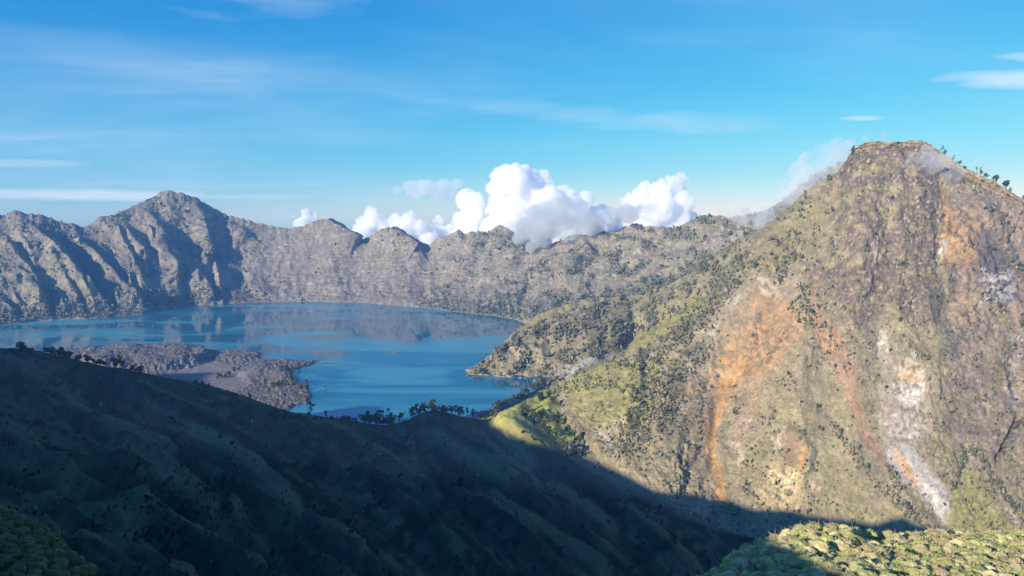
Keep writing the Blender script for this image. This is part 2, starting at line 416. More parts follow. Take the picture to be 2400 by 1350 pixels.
# ------------------------------------------------------------------ B: right mountain with the promontory
crestB = [(1098, 874, 2990), (1106, 868, 3010), (1125, 852, 3060), (1150, 835, 3150), (1185, 800, 3280), (1218, 764, 3400), (1260, 738, 3480), (1330, 713, 3600), (1375, 703, 3660), (1420, 699, 3700), (1500, 690, 3700), (1560, 670, 3650), (1620, 638, 3590), (1680, 600, 3500), (1740, 562, 3350), (1790, 535, 3220),
          (1820, 512, 3130), (1850, 487, 3060), (1880, 462, 3010), (1905, 444, 2980), (1930, 428, 2950), (1958, 408, 2910), (1975, 390, 2890), (1990, 365, 2870), (2002, 347, 2850), (2025, 335, 2830), (2055, 331, 2820), (2090, 333, 2810), (2130, 329, 2800), (2158, 328, 2790), (2178, 338, 2785), (2200, 352, 2780),
          (2225, 368, 2770), (2260, 394, 2755), (2290, 408, 2745), (2330, 425, 2725), (2365, 446, 2710), (2400, 468, 2700), (2470, 520, 2680), (2560, 600, 2650), (2700, 700, 2600)]
footB = [(1098, 878, 2965), (1110, 878, 2962), (1150, 881, 2940), (1220, 888, 2885), (1275, 897, 2815), (1340, 1010, 2150), (1420, 1075, 1890), (1500, 1135, 1760), (1560, 1175, 1690), (1600, 1207, 1665), (1700, 1262, 1640), (1850, 1310, 1590), (2000, 1345, 1550), (2200, 1360, 1520), (2700, 1370, 1520)]
pxB = np.arange(1098, 2700, 2.5)
f_py = np.interp(pxB, [q[0] for q in footB], [q[1] for q in footB]); f_Y = np.interp(pxB, [q[0] for q in footB], [q[2] for q in footB])
sm_ = sstep(1290, 1340, pxB); f_py = f_py + sm_ * (smooth1(f_py, 31) - f_py); f_Y = f_Y + sm_ * (smooth1(f_Y, 31) - f_Y)
c_py = np.interp(pxB, [q[0] for q in crestB], [q[1] for q in crestB]); c_Y = np.interp(pxB, [q[0] for q in crestB], [q[2] for q in crestB])
def mkB(py, Y): return [(a, b, c) for a, b, c in zip(pxB, py, Y)]
wf = to_world(pxB, f_py, f_Y); wcB = to_world(pxB, c_py, c_Y)
# second ridge: runs down from the saddle to the lake in front of the promontory, with a valley behind it
ridgeQ = [(1098, 876, 2972), (1220, 884, 2900), (1275, 894, 2825), (1300, 893, 2780), (1340, 883, 2660), (1400, 862, 2520), (1440, 838, 2520), (1480, 808, 2580), (1520, 788, 2620), (1560, 768, 2640), (1600, 742, 2640), (1640, 720, 2640), (1680, 690, 2650), (1720, 645, 2680), (1760, 598, 2720), (1790, 565, 2760), (1820, 540, 2800), (1860, 502, 2850), (1905, 466, 2890), (1960, 432, 2870), (2005, 372, 2820), (2055, 356, 2790), (2150, 353, 2770), (2260, 418, 2725), (2400, 492, 2670), (2560, 624, 2620), (2700, 724, 2570)]
q_py = np.interp(pxB, [q[0] for q in ridgeQ], [q[1] for q in ridgeQ]); q_Y = np.interp(pxB, [q[0] for q in ridgeQ], [q[2] for q in ridgeQ])
q_py = np.minimum(smooth1(q_py, 25), f_py - 3); q_Y = smooth1(q_Y, 25)
v_Y = q_Y + np.interp(pxB, [1098, 1220, 1300, 1400, 1480, 1640, 1720, 1790, 1860, 2700], [15, 20, 90, 340, 600, 460, 270, 130, 40, 15])
v_py = q_py - np.interp(pxB, [1098, 1300, 1400, 1800, 1860, 2700], [2, 4, 5, 5, 6, 5])
wq_ = to_world(pxB, q_py, q_Y); wv_ = to_world(pxB, v_py, v_Y)
def along(p0, p1, pyk, adj):
    v = (675.0 - pyk) / FPX; sl = -(-SP + v * CP) / (CP + v * SP)
    f = (CAM_H - p0[:, 2] - sl * p0[:, 1]) / ((p1[:, 2] - p0[:, 2]) + sl * (p1[:, 1] - p0[:, 1]))
    return p0[:, 1] + np.clip(f * adj, .02, .98) * (p1[:, 1] - p0[:, 1])
py2, py3 = f_py + .35 * (q_py - f_py), f_py + .70 * (q_py - f_py)
py6 = v_py + .5 * (c_py - v_py)
adj = lambda a: np.interp(pxB, [1100, 1500, 1700, 1880, 2060, 2200, 2700], a)
lin = [[(a, ('z', z - 70), y - 90) for a, z, y in zip(pxB, wf[:, 2], f_Y)], mkB(f_py, f_Y),
       mkB(py2, along(wf, wq_, py2, adj([1, .9, .95, .84, 1.04, 1, 1]))), mkB(py3, along(wf, wq_, py3, adj([1, .95, .98, .9, 1.03, 1, 1]))),
       mkB(q_py, q_Y), mkB(v_py, v_Y), mkB(py6, along(wv_, wcB, py6, 1.0 + 0 * pxB)), mkB(c_py, c_Y),
       [(a, ('z', z - 90), y + 130) for a, z, y in zip(pxB, wcB[:, 2], c_Y)], [(a, ('z', max(z - 420, -150)), y + 700) for a, z, y in zip(pxB, wcB[:, 2], c_Y)]]
B = make_sheet(pxB, lin, [6, 92, 96, 88, 6, 42, 46, 6, 8], 7)
crag(B, 1.9 * fbm(pxB / 16, pxB * 0, 13, 4, .6), 6.3, 7.0)
px, py, t = B.px, B.py, B.t
skew = np.interp(px, [1100, 1500, 1700, 1850, 2000, 2150, 2300, 2500], [-1.3, -1.2, -.9, -.45, .35, .15, .35, .5])
c = np.arctan2(px - 2080, np.maximum(py - 60, 60)) * 640 + 12 * fbm(px / 80, py / 80, 61, 3)
env = sstep(0.8, 1.4, t) * (1 - .85 * sstep(6.4, 7.0, t)) * (1 - .6 * np.exp(-((t - 4) / .4) ** 2)) * (t <= 7.5)
ampB = np.interp(px, [1100, 1500, 1750, 1900, 2050, 2250, 2700], [.75, .9, .7, .3, .26, .35, .5]) * (1 - .8 * poly_mask(px, py, [(1640, 800), (1720, 680), (1800, 640), (1880, 640), (1900, 800), (1700, 930), (1600, 920)], 30)) * (1 - .85 * poly_mask(px, py, [(1640, 640), (1780, 545), (1870, 600), (1850, 720), (1700, 760)], 24)) * (1 - .75 * sstep(1560, 1700, px) * sstep(700, 860, py))
c = c + 26 * fbm(px / 150, py / 150, 62, 3)
g = 45 * (ridge(c / 120, py / 500, 63) - .35) + 17 * (ridge(c / 48, py / 200, 65) - .35) + 4 * (ridge(c / 18, py / 130, 67) - .35)
rough = sstep(-.2, .5, fbm(px / 120, py / 90, 69, 3) + np.where(py < 700, .3, 0) * (px > 1850))
rough = rough * (1 - .85 * sstep(1650, 1760, px) * sstep(760, 880, py) * sstep(2200, 2120, px))
d = ampB * env * g + (1.6 + 5 * rough) * fbm(px / 16, py / 16, 71, 4, .62) * sstep(.9, 1.3, t) + 2.0 * fbm(px / 5, py / 5, 75, 2) * rough
for pts, h, wl, wr in (([(1840, 560), (1780, 680), (1700, 790), (1600, 900), (1500, 1010)], 30, 60, 40), ([(2215, 400), (2205, 520), (2190, 640), (2230, 760)], -10, 30, 60),
                       ([(2310, 520), (2345, 600), (2360, 700)], -10, 26, 40), ([(1955, 420), (1900, 520), (1850, 620)], 14, 50, 50), ([(2010, 360), (2030, 480), (2060, 620)], 6, 50, 60), ([(2120, 860), (2160, 960), (2120, 1040)], -9, 30, 40), ([(2392, 975), (2362, 1035), (2338, 1078)], -22, 7, 7), ([(1405, 715), (1410, 790), (1395, 830)], -14, 20, 20), ([(1480, 705), (1490, 770), (1460, 820)], -18, 14, 14),
                       ([(1830, 690), (1760, 830), (1680, 950), (1670, 1100)], -12, 14, 14), ([(2070, 1050), (2150, 1130), (2235, 1235)], -14, 26, 20), ([(2400, 790), (2370, 850), (2390, 940)], -12, 14, 18), ([(1850, 1000), (1900, 1060), (1890, 1110)], 10, 24, 16)):
    d = rib(d, px, py, pts, h, wl, wr, right=False)
ledge = poly_mask(px, py, [(1930, 420), (2010, 335), (2180, 330), (2420, 470), (2420, 1000), (2240, 900), (2100, 700), (1990, 720), (1950, 640)], 40)
d = d + ledge * 3.2 * (4 * np.abs((py / 12 + .9 * fbm(px / 70, py / 30, 77, 3)) % 1 - .5) - 1) * sstep(-.1, .3, fbm(px / 60, py / 40, 78, 3))
displace(B, d, .3)
n1 = fbm(px / 30, py / 30, 81, 4, .6); n2 = fbm(px / 110, py / 90, 82, 3); n3 = fbm(c / 10, py / 70, 83, 3, .6); n4 = fbm(px / 6.5, py / 6.5, 84, 2); n5 = fbm(px / 14, py / 14, 85, 3, .6)
wx, wy = px + 9 * n5 + 5 * n4, py + 9 * fbm(px / 15, py / 15, 86, 3, .6)
GR, TAN, OLV, PUR = (.285, .262, .145), (.305, .258, .172), (.205, .188, .105), (.155, .120, .112)
ORG, ORG2, WHT, GRY = (.420, .265, .135), (.385, .225, .125), (.56, .53, .49), (.40, .385, .375)
col = np.zeros(px.shape + (3,)) + np.array(TAN)
col = lerp(col, GR, sstep(-.25, .35, n1 + .5 * n2))
col = lerp(col, OLV, sstep(.0, .6, n5 + .4 * n1) * .6)
# dark purple-grey rock of the upper mountain
rockm = poly_mask(wx, wy, [(1930, 400), (2010, 335), (2180, 330), (2230, 420), (2215, 520), (2190, 640), (2200, 740), (2080, 720), (1990, 800), (1950, 700), (1900, 640), (1960, 560)], 40)
col = lerp(col, PUR, np.clip(rockm * sstep(-.55, .05, n1 + .6 * n2 + .1), 0, 1) * .95)
col = lerp(col, (.225, .205, .100), rockm * sstep(.18, .5, fbm(px / 60, py / 16, 87, 4, .6)) * .7)
col = lerp(col, (.40, .37, .35), rockm * sstep(.62, .85, n4 + .5 * n1))
right = sstep(2190, 2260, wx) * sstep(400, 480, wy) * sstep(1120, 980, wy)
col = lerp(col, (.285, .215, .165), right * sstep(-.4, .3, n1 + .3) * .8)
col = lerp(col, (.19, .165, .155), right * sstep(.1, .5, fbm(px / 40, py / 60, 88, 3)) * .75)
col = lerp(col, (.215, .20, .10), right * sstep(.1, .5, fbm(px / 50, py / 40, 89, 3)) * sstep(650, 760, wy) * .8)
vegB = sstep(.02, .42, fbm(px / 40, py / 40, 211, 4, .6) + .15 * n4)
promB = sstep(1760, 1560, px + .55 * (py - 700)) * (py > 480)
bare = np.clip(poly_mask(px, py, [(1690, 740), (1790, 660), (1880, 640), (1890, 800), (1830, 870), (1710, 930), (1690, 1170), (1655, 1170), (1655, 1000), (1690, 900)], 10) + poly_mask(px, py, [(2060, 770), (2180, 860), (2180, 1040), (2240, 1230), (2160, 1160), (2060, 1050)], 10) + poly_mask(px, py, [(1860, 870), (2000, 900), (2120, 1120), (2150, 1230), (1800, 1230), (1780, 1000)], 20) + poly_mask(px, py, [(2200, 430), (2310, 500), (2310, 620), (2200, 620)], 10), 0, 1)
col = lerp(col, (.125, .125, .075), vegB * (.28 + .3 * promB) * (1 - .9 * bare))
col = lerp(col, (.105, .10, .06), sstep(.38, .62, fbm(px / 8, py / 9, 97, 3, .6)) * .42 * (1 - .7 * bare))
col = lerp(col, (.37, .335, .285), sstep(.5, .8, n4 + .5 * n5) * .5 * (1 - .5 * promB))
def paint(poly, cc, s=.9, soft=9, brk=0.0):
    global col
    m = poly_mask(wx, wy, poly, soft) * s
    if brk: m = m * sstep(-brk, brk, n5 + .4 * n4 + .15)
    col = lerp(col, cc, m)
def line(pts, w0, w1, cc, s=.9):
    global col
    col = lerp(col, cc, stroke(wx, wy, pts, w0, w1) * s)
# streaks that run down the fans from the head of the landslides
th = np.arctan2(wx - 1835, np.maximum(wy - 520, 20)); rr = np.hypot(wx - 1835, wy - 520)
rad1 = fbm(th * 26, rr / 110, 93, 4, .6); rad2 = fbm(th * 60, rr / 70, 94, 3, .6)
fan = sstep(760, 860, py) * sstep(1470, 1560, px) * sstep(2240, 2120, px)
paint([(1500, 900), (1640, 850), (1680, 980), (1660, 1140), (1560, 1150), (1490, 1040)], (.29, .245, .150), .7, 40)
paint([(1850, 850), (1905, 880), (2000, 1000), (2120, 1120), (2215, 1245), (1770, 1235), (1745, 1100), (1790, 950)], (.315, .285, .155), .85, 26)
col = lerp(col, (.335, .285, .19), fan * sstep(.05, .5, rad1) * .6)
col = lerp(col, (.225, .215, .11), fan * sstep(.05, .5, -rad1) * .55)
col = lerp(col, (.36, .29, .21), fan * sstep(.2, .6, rad2) * .45)
paint([(1840, 470), (1930, 430), (1990, 470), (1930, 560), (1870, 640), (1800, 640)], (.235, .215, .115), .75, 26, .5)
line([(1968, 425), (1950, 470), (1938, 505)], 7, 4, (.33, .26, .20), .8)
line([(2005, 412), (2060, 398), (2090, 396)], 7, 5, (.30, .275, .13), .8)
line([(1990, 462), (2050, 440), (2080, 442)], 8, 5, (.26, .245, .12), .75)
# the wide pale slide on the left shoulder with its orange core
paint([(1735, 735), (1788, 682), (1860, 700), (1895, 790), (1830, 865), (1740, 915), (1640, 935), (1585, 908), (1645, 850), (1690, 785)], (.325, .262, .20), .75, 20, .5)
paint([(1845, 620), (1900, 625), (1880, 690), (1845, 730), (1790, 705), (1815, 660)], (.345, .285, .235), .8, 10, .8)
col = lerp(col, (.40, .26, .14), poly_mask(wx, wy, [(1735, 760), (1780, 690), (1840, 695), (1885, 760), (1870, 830), (1800, 880), (1700, 930), (1650, 900), (1680, 830)], 22) * sstep(-.35, .3, rad1 + .5 * n5) * .85)
paint([(1782, 690), (1833, 692), (1862, 715), (1876, 750), (1872, 800), (1835, 830), (1818, 858), (1785, 876), (1745, 905), (1712, 885), (1690, 862), (1692, 830), (1740, 800), (1762, 760), (1775, 725)], ORG, .9, 9, .45)
paint([(1690, 850), (1770, 835), (1742, 900), (1700, 935)], (.47, .285, .115), .85, 9, .45)
paint([(1740, 860), (1772, 845), (1770, 880), (1740, 905)], (.27, .19, .145), .7, 6, .5)
paint([(1776, 676), (1800, 664), (1828, 672), (1826, 692), (1782, 694)], (.55, .46, .33), .85, 5, .4)
paint([(1788, 716), (1806, 698), (1828, 703), (1818, 722)], (.26, .18, .12), .85, 5, .6)
line([(1736, 865), (1700, 912), (1682, 960), (1664, 1010), (1667, 1060), (1684, 1105), (1692, 1175)], 15, 11, (.475, .28, .105), .95)
line([(1725, 868), (1680, 895), (1610, 930), (1560, 955)], 8, 4, (.44, .30, .16), .8)
line([(1770, 905), (1762, 960), (1735, 1030), (1728, 1080)], 9, 5, (.40, .28, .16), .7)
line([(1715, 905), (1668, 970), (1640, 1040), (1615, 1110)], 9, 5, (.385, .28, .17), .65)
line([(1790, 890), (1745, 960), (1705, 1080)], 6, 4, (.37, .275, .18), .6)
line([(1775, 740), (1766, 800), (1742, 872)], 3.2, 2.2, (.14, .105, .075), .8)
line([(1776, 742), (1800, 790), (1808, 830)], 2.6, 2.2, (.17, .12, .08), .7)
line([(1853, 760), (1800, 840), (1700, 905)], 3.2, 2.2, (.18, .13, .09), .75)
line([(1905, 720), (1922, 770), (1950, 820), (1980, 868)], 14, 20, (.40, .25, .15), .85)
line([(1980, 868), (1995, 905), (2010, 965), (2035, 1030), (2075, 1080), (2115, 1118)], 18, 9, (.375, .245, .155), .8)
line([(1915, 655), (1908, 700), (1912, 735)], 4, 6, (.37, .24, .16), .75)
line([(1957, 770), (1968, 805), (1980, 840)], 8, 8, (.39, .235, .14), .7)
line([(1965, 810), (1975, 850), (1990, 880)], 7, 5, (.15, .125, .125), .6)
line([(1850, 880), (1900, 950), (2000, 1050), (2090, 1140)], 16, 22, (.265, .22, .165), .55)
line([(1880, 880), (1960, 985), (2060, 1090), (2130, 1160)], 5, 7, (.335, .29, .19), .6)
# grey-white slide and scree
paint([(2040, 800), (2075, 770), (2100, 850), (2180, 900), (2190, 1010), (2160, 1050), (2090, 1050), (2068, 940)], (.335, .295, .262), .8, 20, .7)
line([(2078, 840), (2072, 940), (2082, 1040)], 13, 15, (.345, .30, .265), .55)
paint([(2058, 785), (2072, 772), (2086, 790), (2084, 825), (2064, 830)], (.52, .49, .40), .85, 6, .6)
paint([(2102, 880), (2122, 838), (2142, 828), (2154, 845), (2170, 868), (2171, 912), (2160, 945), (2130, 955), (2098, 928)], (.55, .52, .46), .95, 7, .45)
paint([(2100, 870), (2128, 832), (2150, 846), (2168, 880), (2130, 890)], (.54, .44, .27), .8, 6, .8)
line([(2104, 892), (2112, 882), (2128, 884)], 7, 5, (.50, .32, .17), .75)
line([(2132, 880), (2146, 884), (2158, 896)], 6, 5, (.50, .31, .17), .75)
paint([(2110, 920), (2165, 905), (2150, 952), (2125, 955)], (.60, .59, .565), .8, 6, .6)
paint([(2085, 970), (2150, 965), (2165, 1010), (2120, 1040), (2080, 1030)], (.42, .395, .37), .75, 10, .5)
paint([(2070, 1055), (2100, 1042), (2135, 1040), (2165, 1085), (2205, 1130), (2232, 1180), (2238, 1240), (2220, 1232), (2190, 1192), (2150, 1150), (2110, 1115), (2080, 1085)], (.40, .385, .37), .95, 5)
col = lerp(col, (.56, .55, .53), poly_mask(wx, wy, [(2150, 1060), (2205, 1130), (2232, 1180), (2238, 1240), (2220, 1232), (2170, 1120)], 6) * sstep(.1, .5, fbm((px - .8 * py) / 4, (py + .8 * px) / 30, 95, 3)) * .8)
line([(2106, 1062), (2120, 1090), (2138, 1118), (2156, 1142)], 8, 5, (.42, .26, .13), .85)
# red, yellow and white cliff at the foot
paint([(1818, 1045), (1848, 1002), (1870, 998), (1888, 1050), (1880, 1098), (1838, 1088)], (.275, .165, .125), .85, 7, .5)
paint([(1825, 1010), (1845, 1005), (1838, 1055), (1815, 1060)], (.52, .45, .36), .7, 5, .35)
paint([(1775, 1165), (1815, 1085), (1840, 1092), (1882, 1100), (1894, 1150), (1868, 1205), (1790, 1212)], (.48, .375, .195), .85, 8, .45)
paint([(1812, 1105), (1860, 1110), (1872, 1150), (1845, 1180), (1815, 1160)], (.62, .53, .33), .85, 6, .5)
line([(1882, 1050), (1880, 1085), (1872, 1105)], 5, 5, (.50, .31, .13), .8)
paint([(1888, 1132), (1918, 1120), (1924, 1150), (1895, 1168)], (.47, .37, .26), .75, 6, .5)
paint([(1722, 1088), (1730, 1042), (1748, 1050), (1747, 1092)], (.58, .50, .32), .9, 5, .5)
paint([(1735, 960), (1765, 980), (1742, 1050), (1690, 1095), (1690, 1040)], (.335, .27, .215), .65, 12, .5)
# right-hand face
paint([(2207, 440), (2214, 420), (2222, 470), (2236, 492), (2305, 512), (2312, 555), (2300, 600), (2275, 622), (2212, 612), (2198, 580), (2212, 520)], (.46, .275, .125), .95, 12, .3)
paint([(2230, 500), (2400, 500), (2400, 540), (2320, 560), (2250, 540)], (.34, .245, .175), .7, 14, .6)
line([(2213, 420), (2213, 455), (2217, 500)], 7, 10, (.47, .33, .17), .9)
line([(2220, 560), (2260, 566), (2300, 560)], 4, 4, (.50, .37, .20), .6)
paint([(2205, 570), (2220, 560), (2218, 598), (2206, 600)], (.57, .52, .44), .85, 4)
line([(2215, 618), (2250, 622), (2290, 618)], 5, 5, (.28, .15, .12), .7)
paint([(2300, 530), (2330, 532), (2365, 600), (2378, 650), (2385, 700), (2310, 720), (2285, 640)], (.125, .118, .118), .9, 10)
paint([(2295, 625), (2375, 640), (2382, 700), (2300, 718)], (.40, .37, .36), .85, 8, .22)
line([(2380, 520), (2392, 640), (2385, 760)], 9, 12, (.36, .25, .19), .7)
paint([(2225, 680), (2290, 640), (2280, 700), (2330, 760), (2240, 750)], (.35, .24, .165), .6, 14, .5)
paint([(2215, 1245), (2240, 1140), (2285, 1095), (2330, 1180), (2385, 1245), (2385, 1290), (2215, 1290)], (.255, .26, .085), .85, 14)
line([(2340, 1160), (2375, 1210), (2385, 1240)], 3, 5, (.40, .35, .30), .8)
paint([(2365, 920), (2390, 910), (2400, 940), (2375, 950)], (.45, .42, .36), .8, 6, .5)
line([(2392, 985), (2374, 1012), (2358, 1042), (2338, 1078)], 4, 2.5, (.06, .055, .055), .9)
line([(2380, 800), (2385, 850), (2398, 780)], 12, 8, (.40, .34, .32), .6)
line([(2250, 850), (2300, 815), (2330, 795)], 2.5, 2, (.36, .32, .28), .6)
for a_, b_, w_ in ((2280, 960, 16), (2240, 900, 12), (2330, 930, 14), (2300, 1010, 18), (2260, 790, 14)): line([(a_ - 22, b_ - 5), (a_ + 22, b_ + 7)], w_ * .5, w_ * .35, (.19, .16, .15), .6)
col = lerp(col, (.33, .26, .215), sstep(2210, 2260, wx) * sstep(.1, .45, fbm(px / 46, (py - .25 * px) / 9, 96, 4, .6)) * sstep(440, 520, py) * .5 * (1 - poly_mask(wx, wy, [(2200, 430), (2312, 500), (2390, 540), (2390, 710), (2290, 720), (2200, 625)], 10)))
# promontory and the slopes above the meadow
line([(1235, 752), (1330, 716), (1375, 706), (1420, 702)], 13, 10, (.315, .275, .135), .9)
paint([(1420, 700), (1500, 692), (1560, 675), (1480, 730), (1430, 720)], (.285, .275, .115), .8, 12, .5)
line([(1480, 806), (1530, 785), (1590, 745), (1640, 718)], 14, 12, (.31, .30, .105), .9)
line([(1600, 640), (1650, 618), (1680, 605)], 12, 10, (.29, .28, .12), .8)
paint([(1480, 880), (1560, 850), (1620, 880), (1560, 960), (1480, 1010)], (.23, .235, .085), .7, 20, .6)
paint([(1300, 895), (1440, 830), (1560, 880), (1520, 1000), (1400, 1010)], (.30, .295, .105), .75, 22)
line([(1315, 880), (1360, 857), (1400, 846), (1432, 836)], 9, 6, (.37, .36, .36), .85)
paint([(1660, 830), (1675, 765), (1700, 755), (1690, 800)], (.44, .41, .38), .7, 8, .3)
paint([(1690, 735), (1720, 705), (1770, 690), (1740, 740)], (.40, .36, .31), .6, 8, .3)
paint([(1510, 920), (1560, 895), (1590, 920), (1540, 945)], (.36, .26, .19), .75, 8)
line([(1558, 860), (1562, 890), (1570, 905)], 5, 4, (.46, .43, .4), .7)
paint([(1410, 1030), (1432, 1026), (1442, 1048), (1420, 1052)], (.52, .49, .45), .8, 5, .4)
shore_m = sstep(1290, 1280, px) * sstep(5, 1, B.P[..., 2]) * sstep(-3, 0, B.P[..., 2]); col = lerp(col, (.36, .32, .24), shore_m * .8)
stk = fbm(c / 5, py / 55, 90, 3, .6)
col = lerp(col, (.36, .315, .24), sstep(.25, .6, stk) * .2)
col = lerp(col, (.17, .145, .115), sstep(.28, .62, fbm(c / 8, py / 60, 92, 3, .6)) * .2)
col *= (1 + .2 * n4 + .10 * n3 + .16 * n5)[..., None]
col = col * np.array([1.035, .975, .915])
m_mtn = mat_terrain('mountain_ground', 0.11, 4.0, .30)
sheet_obj(B, 'mountain_slope', m_mtn, col)

# ------------------------------------------------------------------ D: the shadowed spur and the valley
crestD = [(-500, 690, 1420), (-300, 760, 1450), (-150, 795, 1480), (0, 817, 1500), (60, 820, 1520), (120, 832, 1540), (160, 842, 1560), (200, 852, 1580), (250, 862, 1600), (290, 865, 1620), (340, 875, 1640), (380, 885, 1660), (430, 893, 1690), (470, 901, 1700), (520, 914, 1730), (560, 927, 1760), (600, 940, 1795), (640, 954, 1830), (690, 968, 1880), (720, 972, 1910), (760, 979, 1950), (830, 987, 2000),
          (870, 992, 2030), (900, 992, 2060), (935, 990, 2080), (960, 983, 2100), (985, 972, 2120), (1010, 963, 2140), (1030, 962, 2155), (1060, 969, 2200), (1090, 975, 2250), (1110, 977, 2270), (1140, 982, 2300), (1160, 976, 2290), (1175, 966, 2280), (1190, 959, 2270), (1205, 962, 2255), (1225, 975, 2220), (1250, 996, 2160), (1270, 1015, 2105), (1290, 1032, 2050), (1340, 1070, 1920), (1400, 1100, 1830), (1470, 1132, 1760), (1530, 1162, 1700), (1600, 1197, 1640), (1700, 1242, 1580), (1850, 1292, 1530), (2000, 1322, 1490), (2200, 1338, 1460), (2700, 1345, 1460)]
pxD = np.arange(-500, 2660, 3.0)
ix = lambda L, k: np.interp(pxD, [q[0] for q in L], [q[k] for q in L])
dc_py, dc_Y = ix(crestD, 1), ix(crestD, 2)
b0 = [(-500, 1400, 480), (0, 1500, 400), (600, 1500, 520), (1200, 1500, 700), (1600, 1500, 860), (2000, 1500, 1000), (2660, 1500, 1020)]
b1 = [(-500, 1200, 700), (0, 1350, 560), (600, 1350, 700), (1200, 1350, 950), (1600, 1360, 1110), (1900, 1400, 1190), (2100, 1410, 1220), (2660, 1420, 1220)]
b2 = [(-500, 1000, 950), (0, 1090, 880), (600, 1150, 1050), (1000, 1170, 1250), (1200, 1190, 1300), (1450, 1230, 1430), (1600, 1275, 1400), (1900, 1345, 1360), (2100, 1370, 1350), (2660, 1385, 1340)]
b3 = [(-500, 840, 1200), (0, 950, 1190), (600, 1045, 1420), (1000, 1060, 1750), (1200, 1070, 1830), (1340, 1118, 1730), (1450, 1165, 1630), (1600, 1230, 1530), (1900, 1318, 1440), (2100, 1345, 1410), (2660, 1360, 1410)]
rimfoot = [(a, ('z', z), y) for a, z, y in ((-500, 640, 90), (0, 610, 95), (600, 590, 110), (1200, 570, 120), (1600, 560, 130), (2660, 560, 140))]
wD = to_world(pxD, dc_py, dc_Y)
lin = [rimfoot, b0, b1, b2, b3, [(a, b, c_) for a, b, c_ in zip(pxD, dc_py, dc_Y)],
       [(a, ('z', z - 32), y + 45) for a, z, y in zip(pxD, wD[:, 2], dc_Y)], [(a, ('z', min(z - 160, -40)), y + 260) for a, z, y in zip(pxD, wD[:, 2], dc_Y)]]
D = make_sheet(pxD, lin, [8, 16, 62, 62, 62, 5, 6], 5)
crag(D, 1.2 * fbm(pxD / 26, pxD * 0, 17, 4, .6), 4.7, 5.0)
px, py, t = D.px, D.py, D.t
c = px - np.interp(px, [0, 600, 1100, 1500], [2.2, 2.0, 1.5, 1.2]) * (py - 900) + 11 * fbm(px / 160, py / 90, 91, 3)
env = sstep(.9, 1.7, t) * (1 - .85 * sstep(4.4, 5.0, t)) * (t <= 5.4) * np.interp(px, [1150, 1400, 1700], [1, .7, .5])
g = 28 * (ridge(c / 210, py / 600, 93) - .4) + 12 * (ridge(c / 85, py / 520, 95) - .4) + 4 * (ridge(c / 34, py / 330, 97) - .4)
d = env * g * np.interp(D.P[..., 1], [500, 2000], [.8, 1.15]) + 1.0 * fbm(px / 13, py / 13, 99, 4, .6) * sstep(.5, 1.2, t) * np.interp(D.P[..., 1], [400, 2000], [.6, 1.4])
RIBS_D = (([(0, 1010), (60, 1040), (120, 1100), (150, 1150)], 14, 30, 22), ([(0, 1070), (150, 1150), (260, 1220), (330, 1230)], 12, 40, 20), ([(260, 1050), (420, 1120), (560, 1230)], 14, 40, 26), ([(60, 1190), (260, 1220), (420, 1260), (640, 1340)], 14, 34, 22), ([(700, 1225), (780, 1260), (850, 1320)], 14, 44, 18), ([(1130, 1140), (1240, 1220), (1340, 1290), (1430, 1350)], 22, 50, 26), ([(1000, 1010), (1100, 1080), (1200, 1130)], 20, 36, 22), ([(1120, 1000), (1180, 1060), (1260, 1120)], 16, 30, 20),
                       ([(1460, 1190), (1540, 1250), (1640, 1330)], 16, 40, 22), ([(560, 1080), (640, 1140), (700, 1200)], 12, 30, 20), ([(1165, 985), (1200, 1030), (1250, 1070)], 12, 24, 14), ([(860, 1050), (960, 1100), (1030, 1180)], 14, 50, 24),
          ([(130, 960), (260, 1010), (400, 1080)], 14, 44, 22), ([(420, 990), (540, 1050), (620, 1110)], 12, 40, 22), ([(330, 1130), (440, 1190), (500, 1230)], 14, 30, 18), ([(150, 1280), (300, 1300), (470, 1350)], 12, 30, 18), ([(1300, 1120), (1380, 1180), (1440, 1240)], 14, 30, 18))
for pts, h, wl, wr in RIBS_D: d = rib(d, px, py, pts, h * 1.1, wl, wr, right=False)
displace(D, d, .1)
n1 = fbm(px / 34, py / 22, 101, 4, .6); n2 = fbm(px / 130, py / 70, 102, 3); n4 = fbm(px / 7, py / 5, 104, 2); n3 = fbm(c / 60, py / 130, 103, 3, .6)
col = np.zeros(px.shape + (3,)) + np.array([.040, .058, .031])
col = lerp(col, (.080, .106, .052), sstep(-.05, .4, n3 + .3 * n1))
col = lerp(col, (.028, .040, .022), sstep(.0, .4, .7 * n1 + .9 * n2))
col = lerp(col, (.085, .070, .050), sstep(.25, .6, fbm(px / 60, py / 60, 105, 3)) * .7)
for pts, h, wl, wr in RIBS_D:                      # relief shading put into the colour: light grass crests, dark scrub furrows
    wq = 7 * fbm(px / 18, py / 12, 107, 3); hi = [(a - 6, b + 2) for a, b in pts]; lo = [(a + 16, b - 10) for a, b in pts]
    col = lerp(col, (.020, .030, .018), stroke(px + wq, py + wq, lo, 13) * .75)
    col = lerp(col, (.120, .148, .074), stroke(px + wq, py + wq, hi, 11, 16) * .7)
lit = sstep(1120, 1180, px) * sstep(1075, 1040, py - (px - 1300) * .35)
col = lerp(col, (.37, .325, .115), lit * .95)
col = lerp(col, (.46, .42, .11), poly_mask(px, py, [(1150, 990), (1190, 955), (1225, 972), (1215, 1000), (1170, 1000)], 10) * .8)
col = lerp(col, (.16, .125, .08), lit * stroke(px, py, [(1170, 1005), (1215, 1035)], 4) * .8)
col = lerp(col, (.17, .15, .11), sstep(1300, 1400, px) * (1 - sstep(1700, 1900, px)) * sstep(4.4, 4.9, t) * .7)
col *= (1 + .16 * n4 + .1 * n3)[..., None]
m_spur = mat_terrain('spur_grass', 0.22, 2.2, .24)
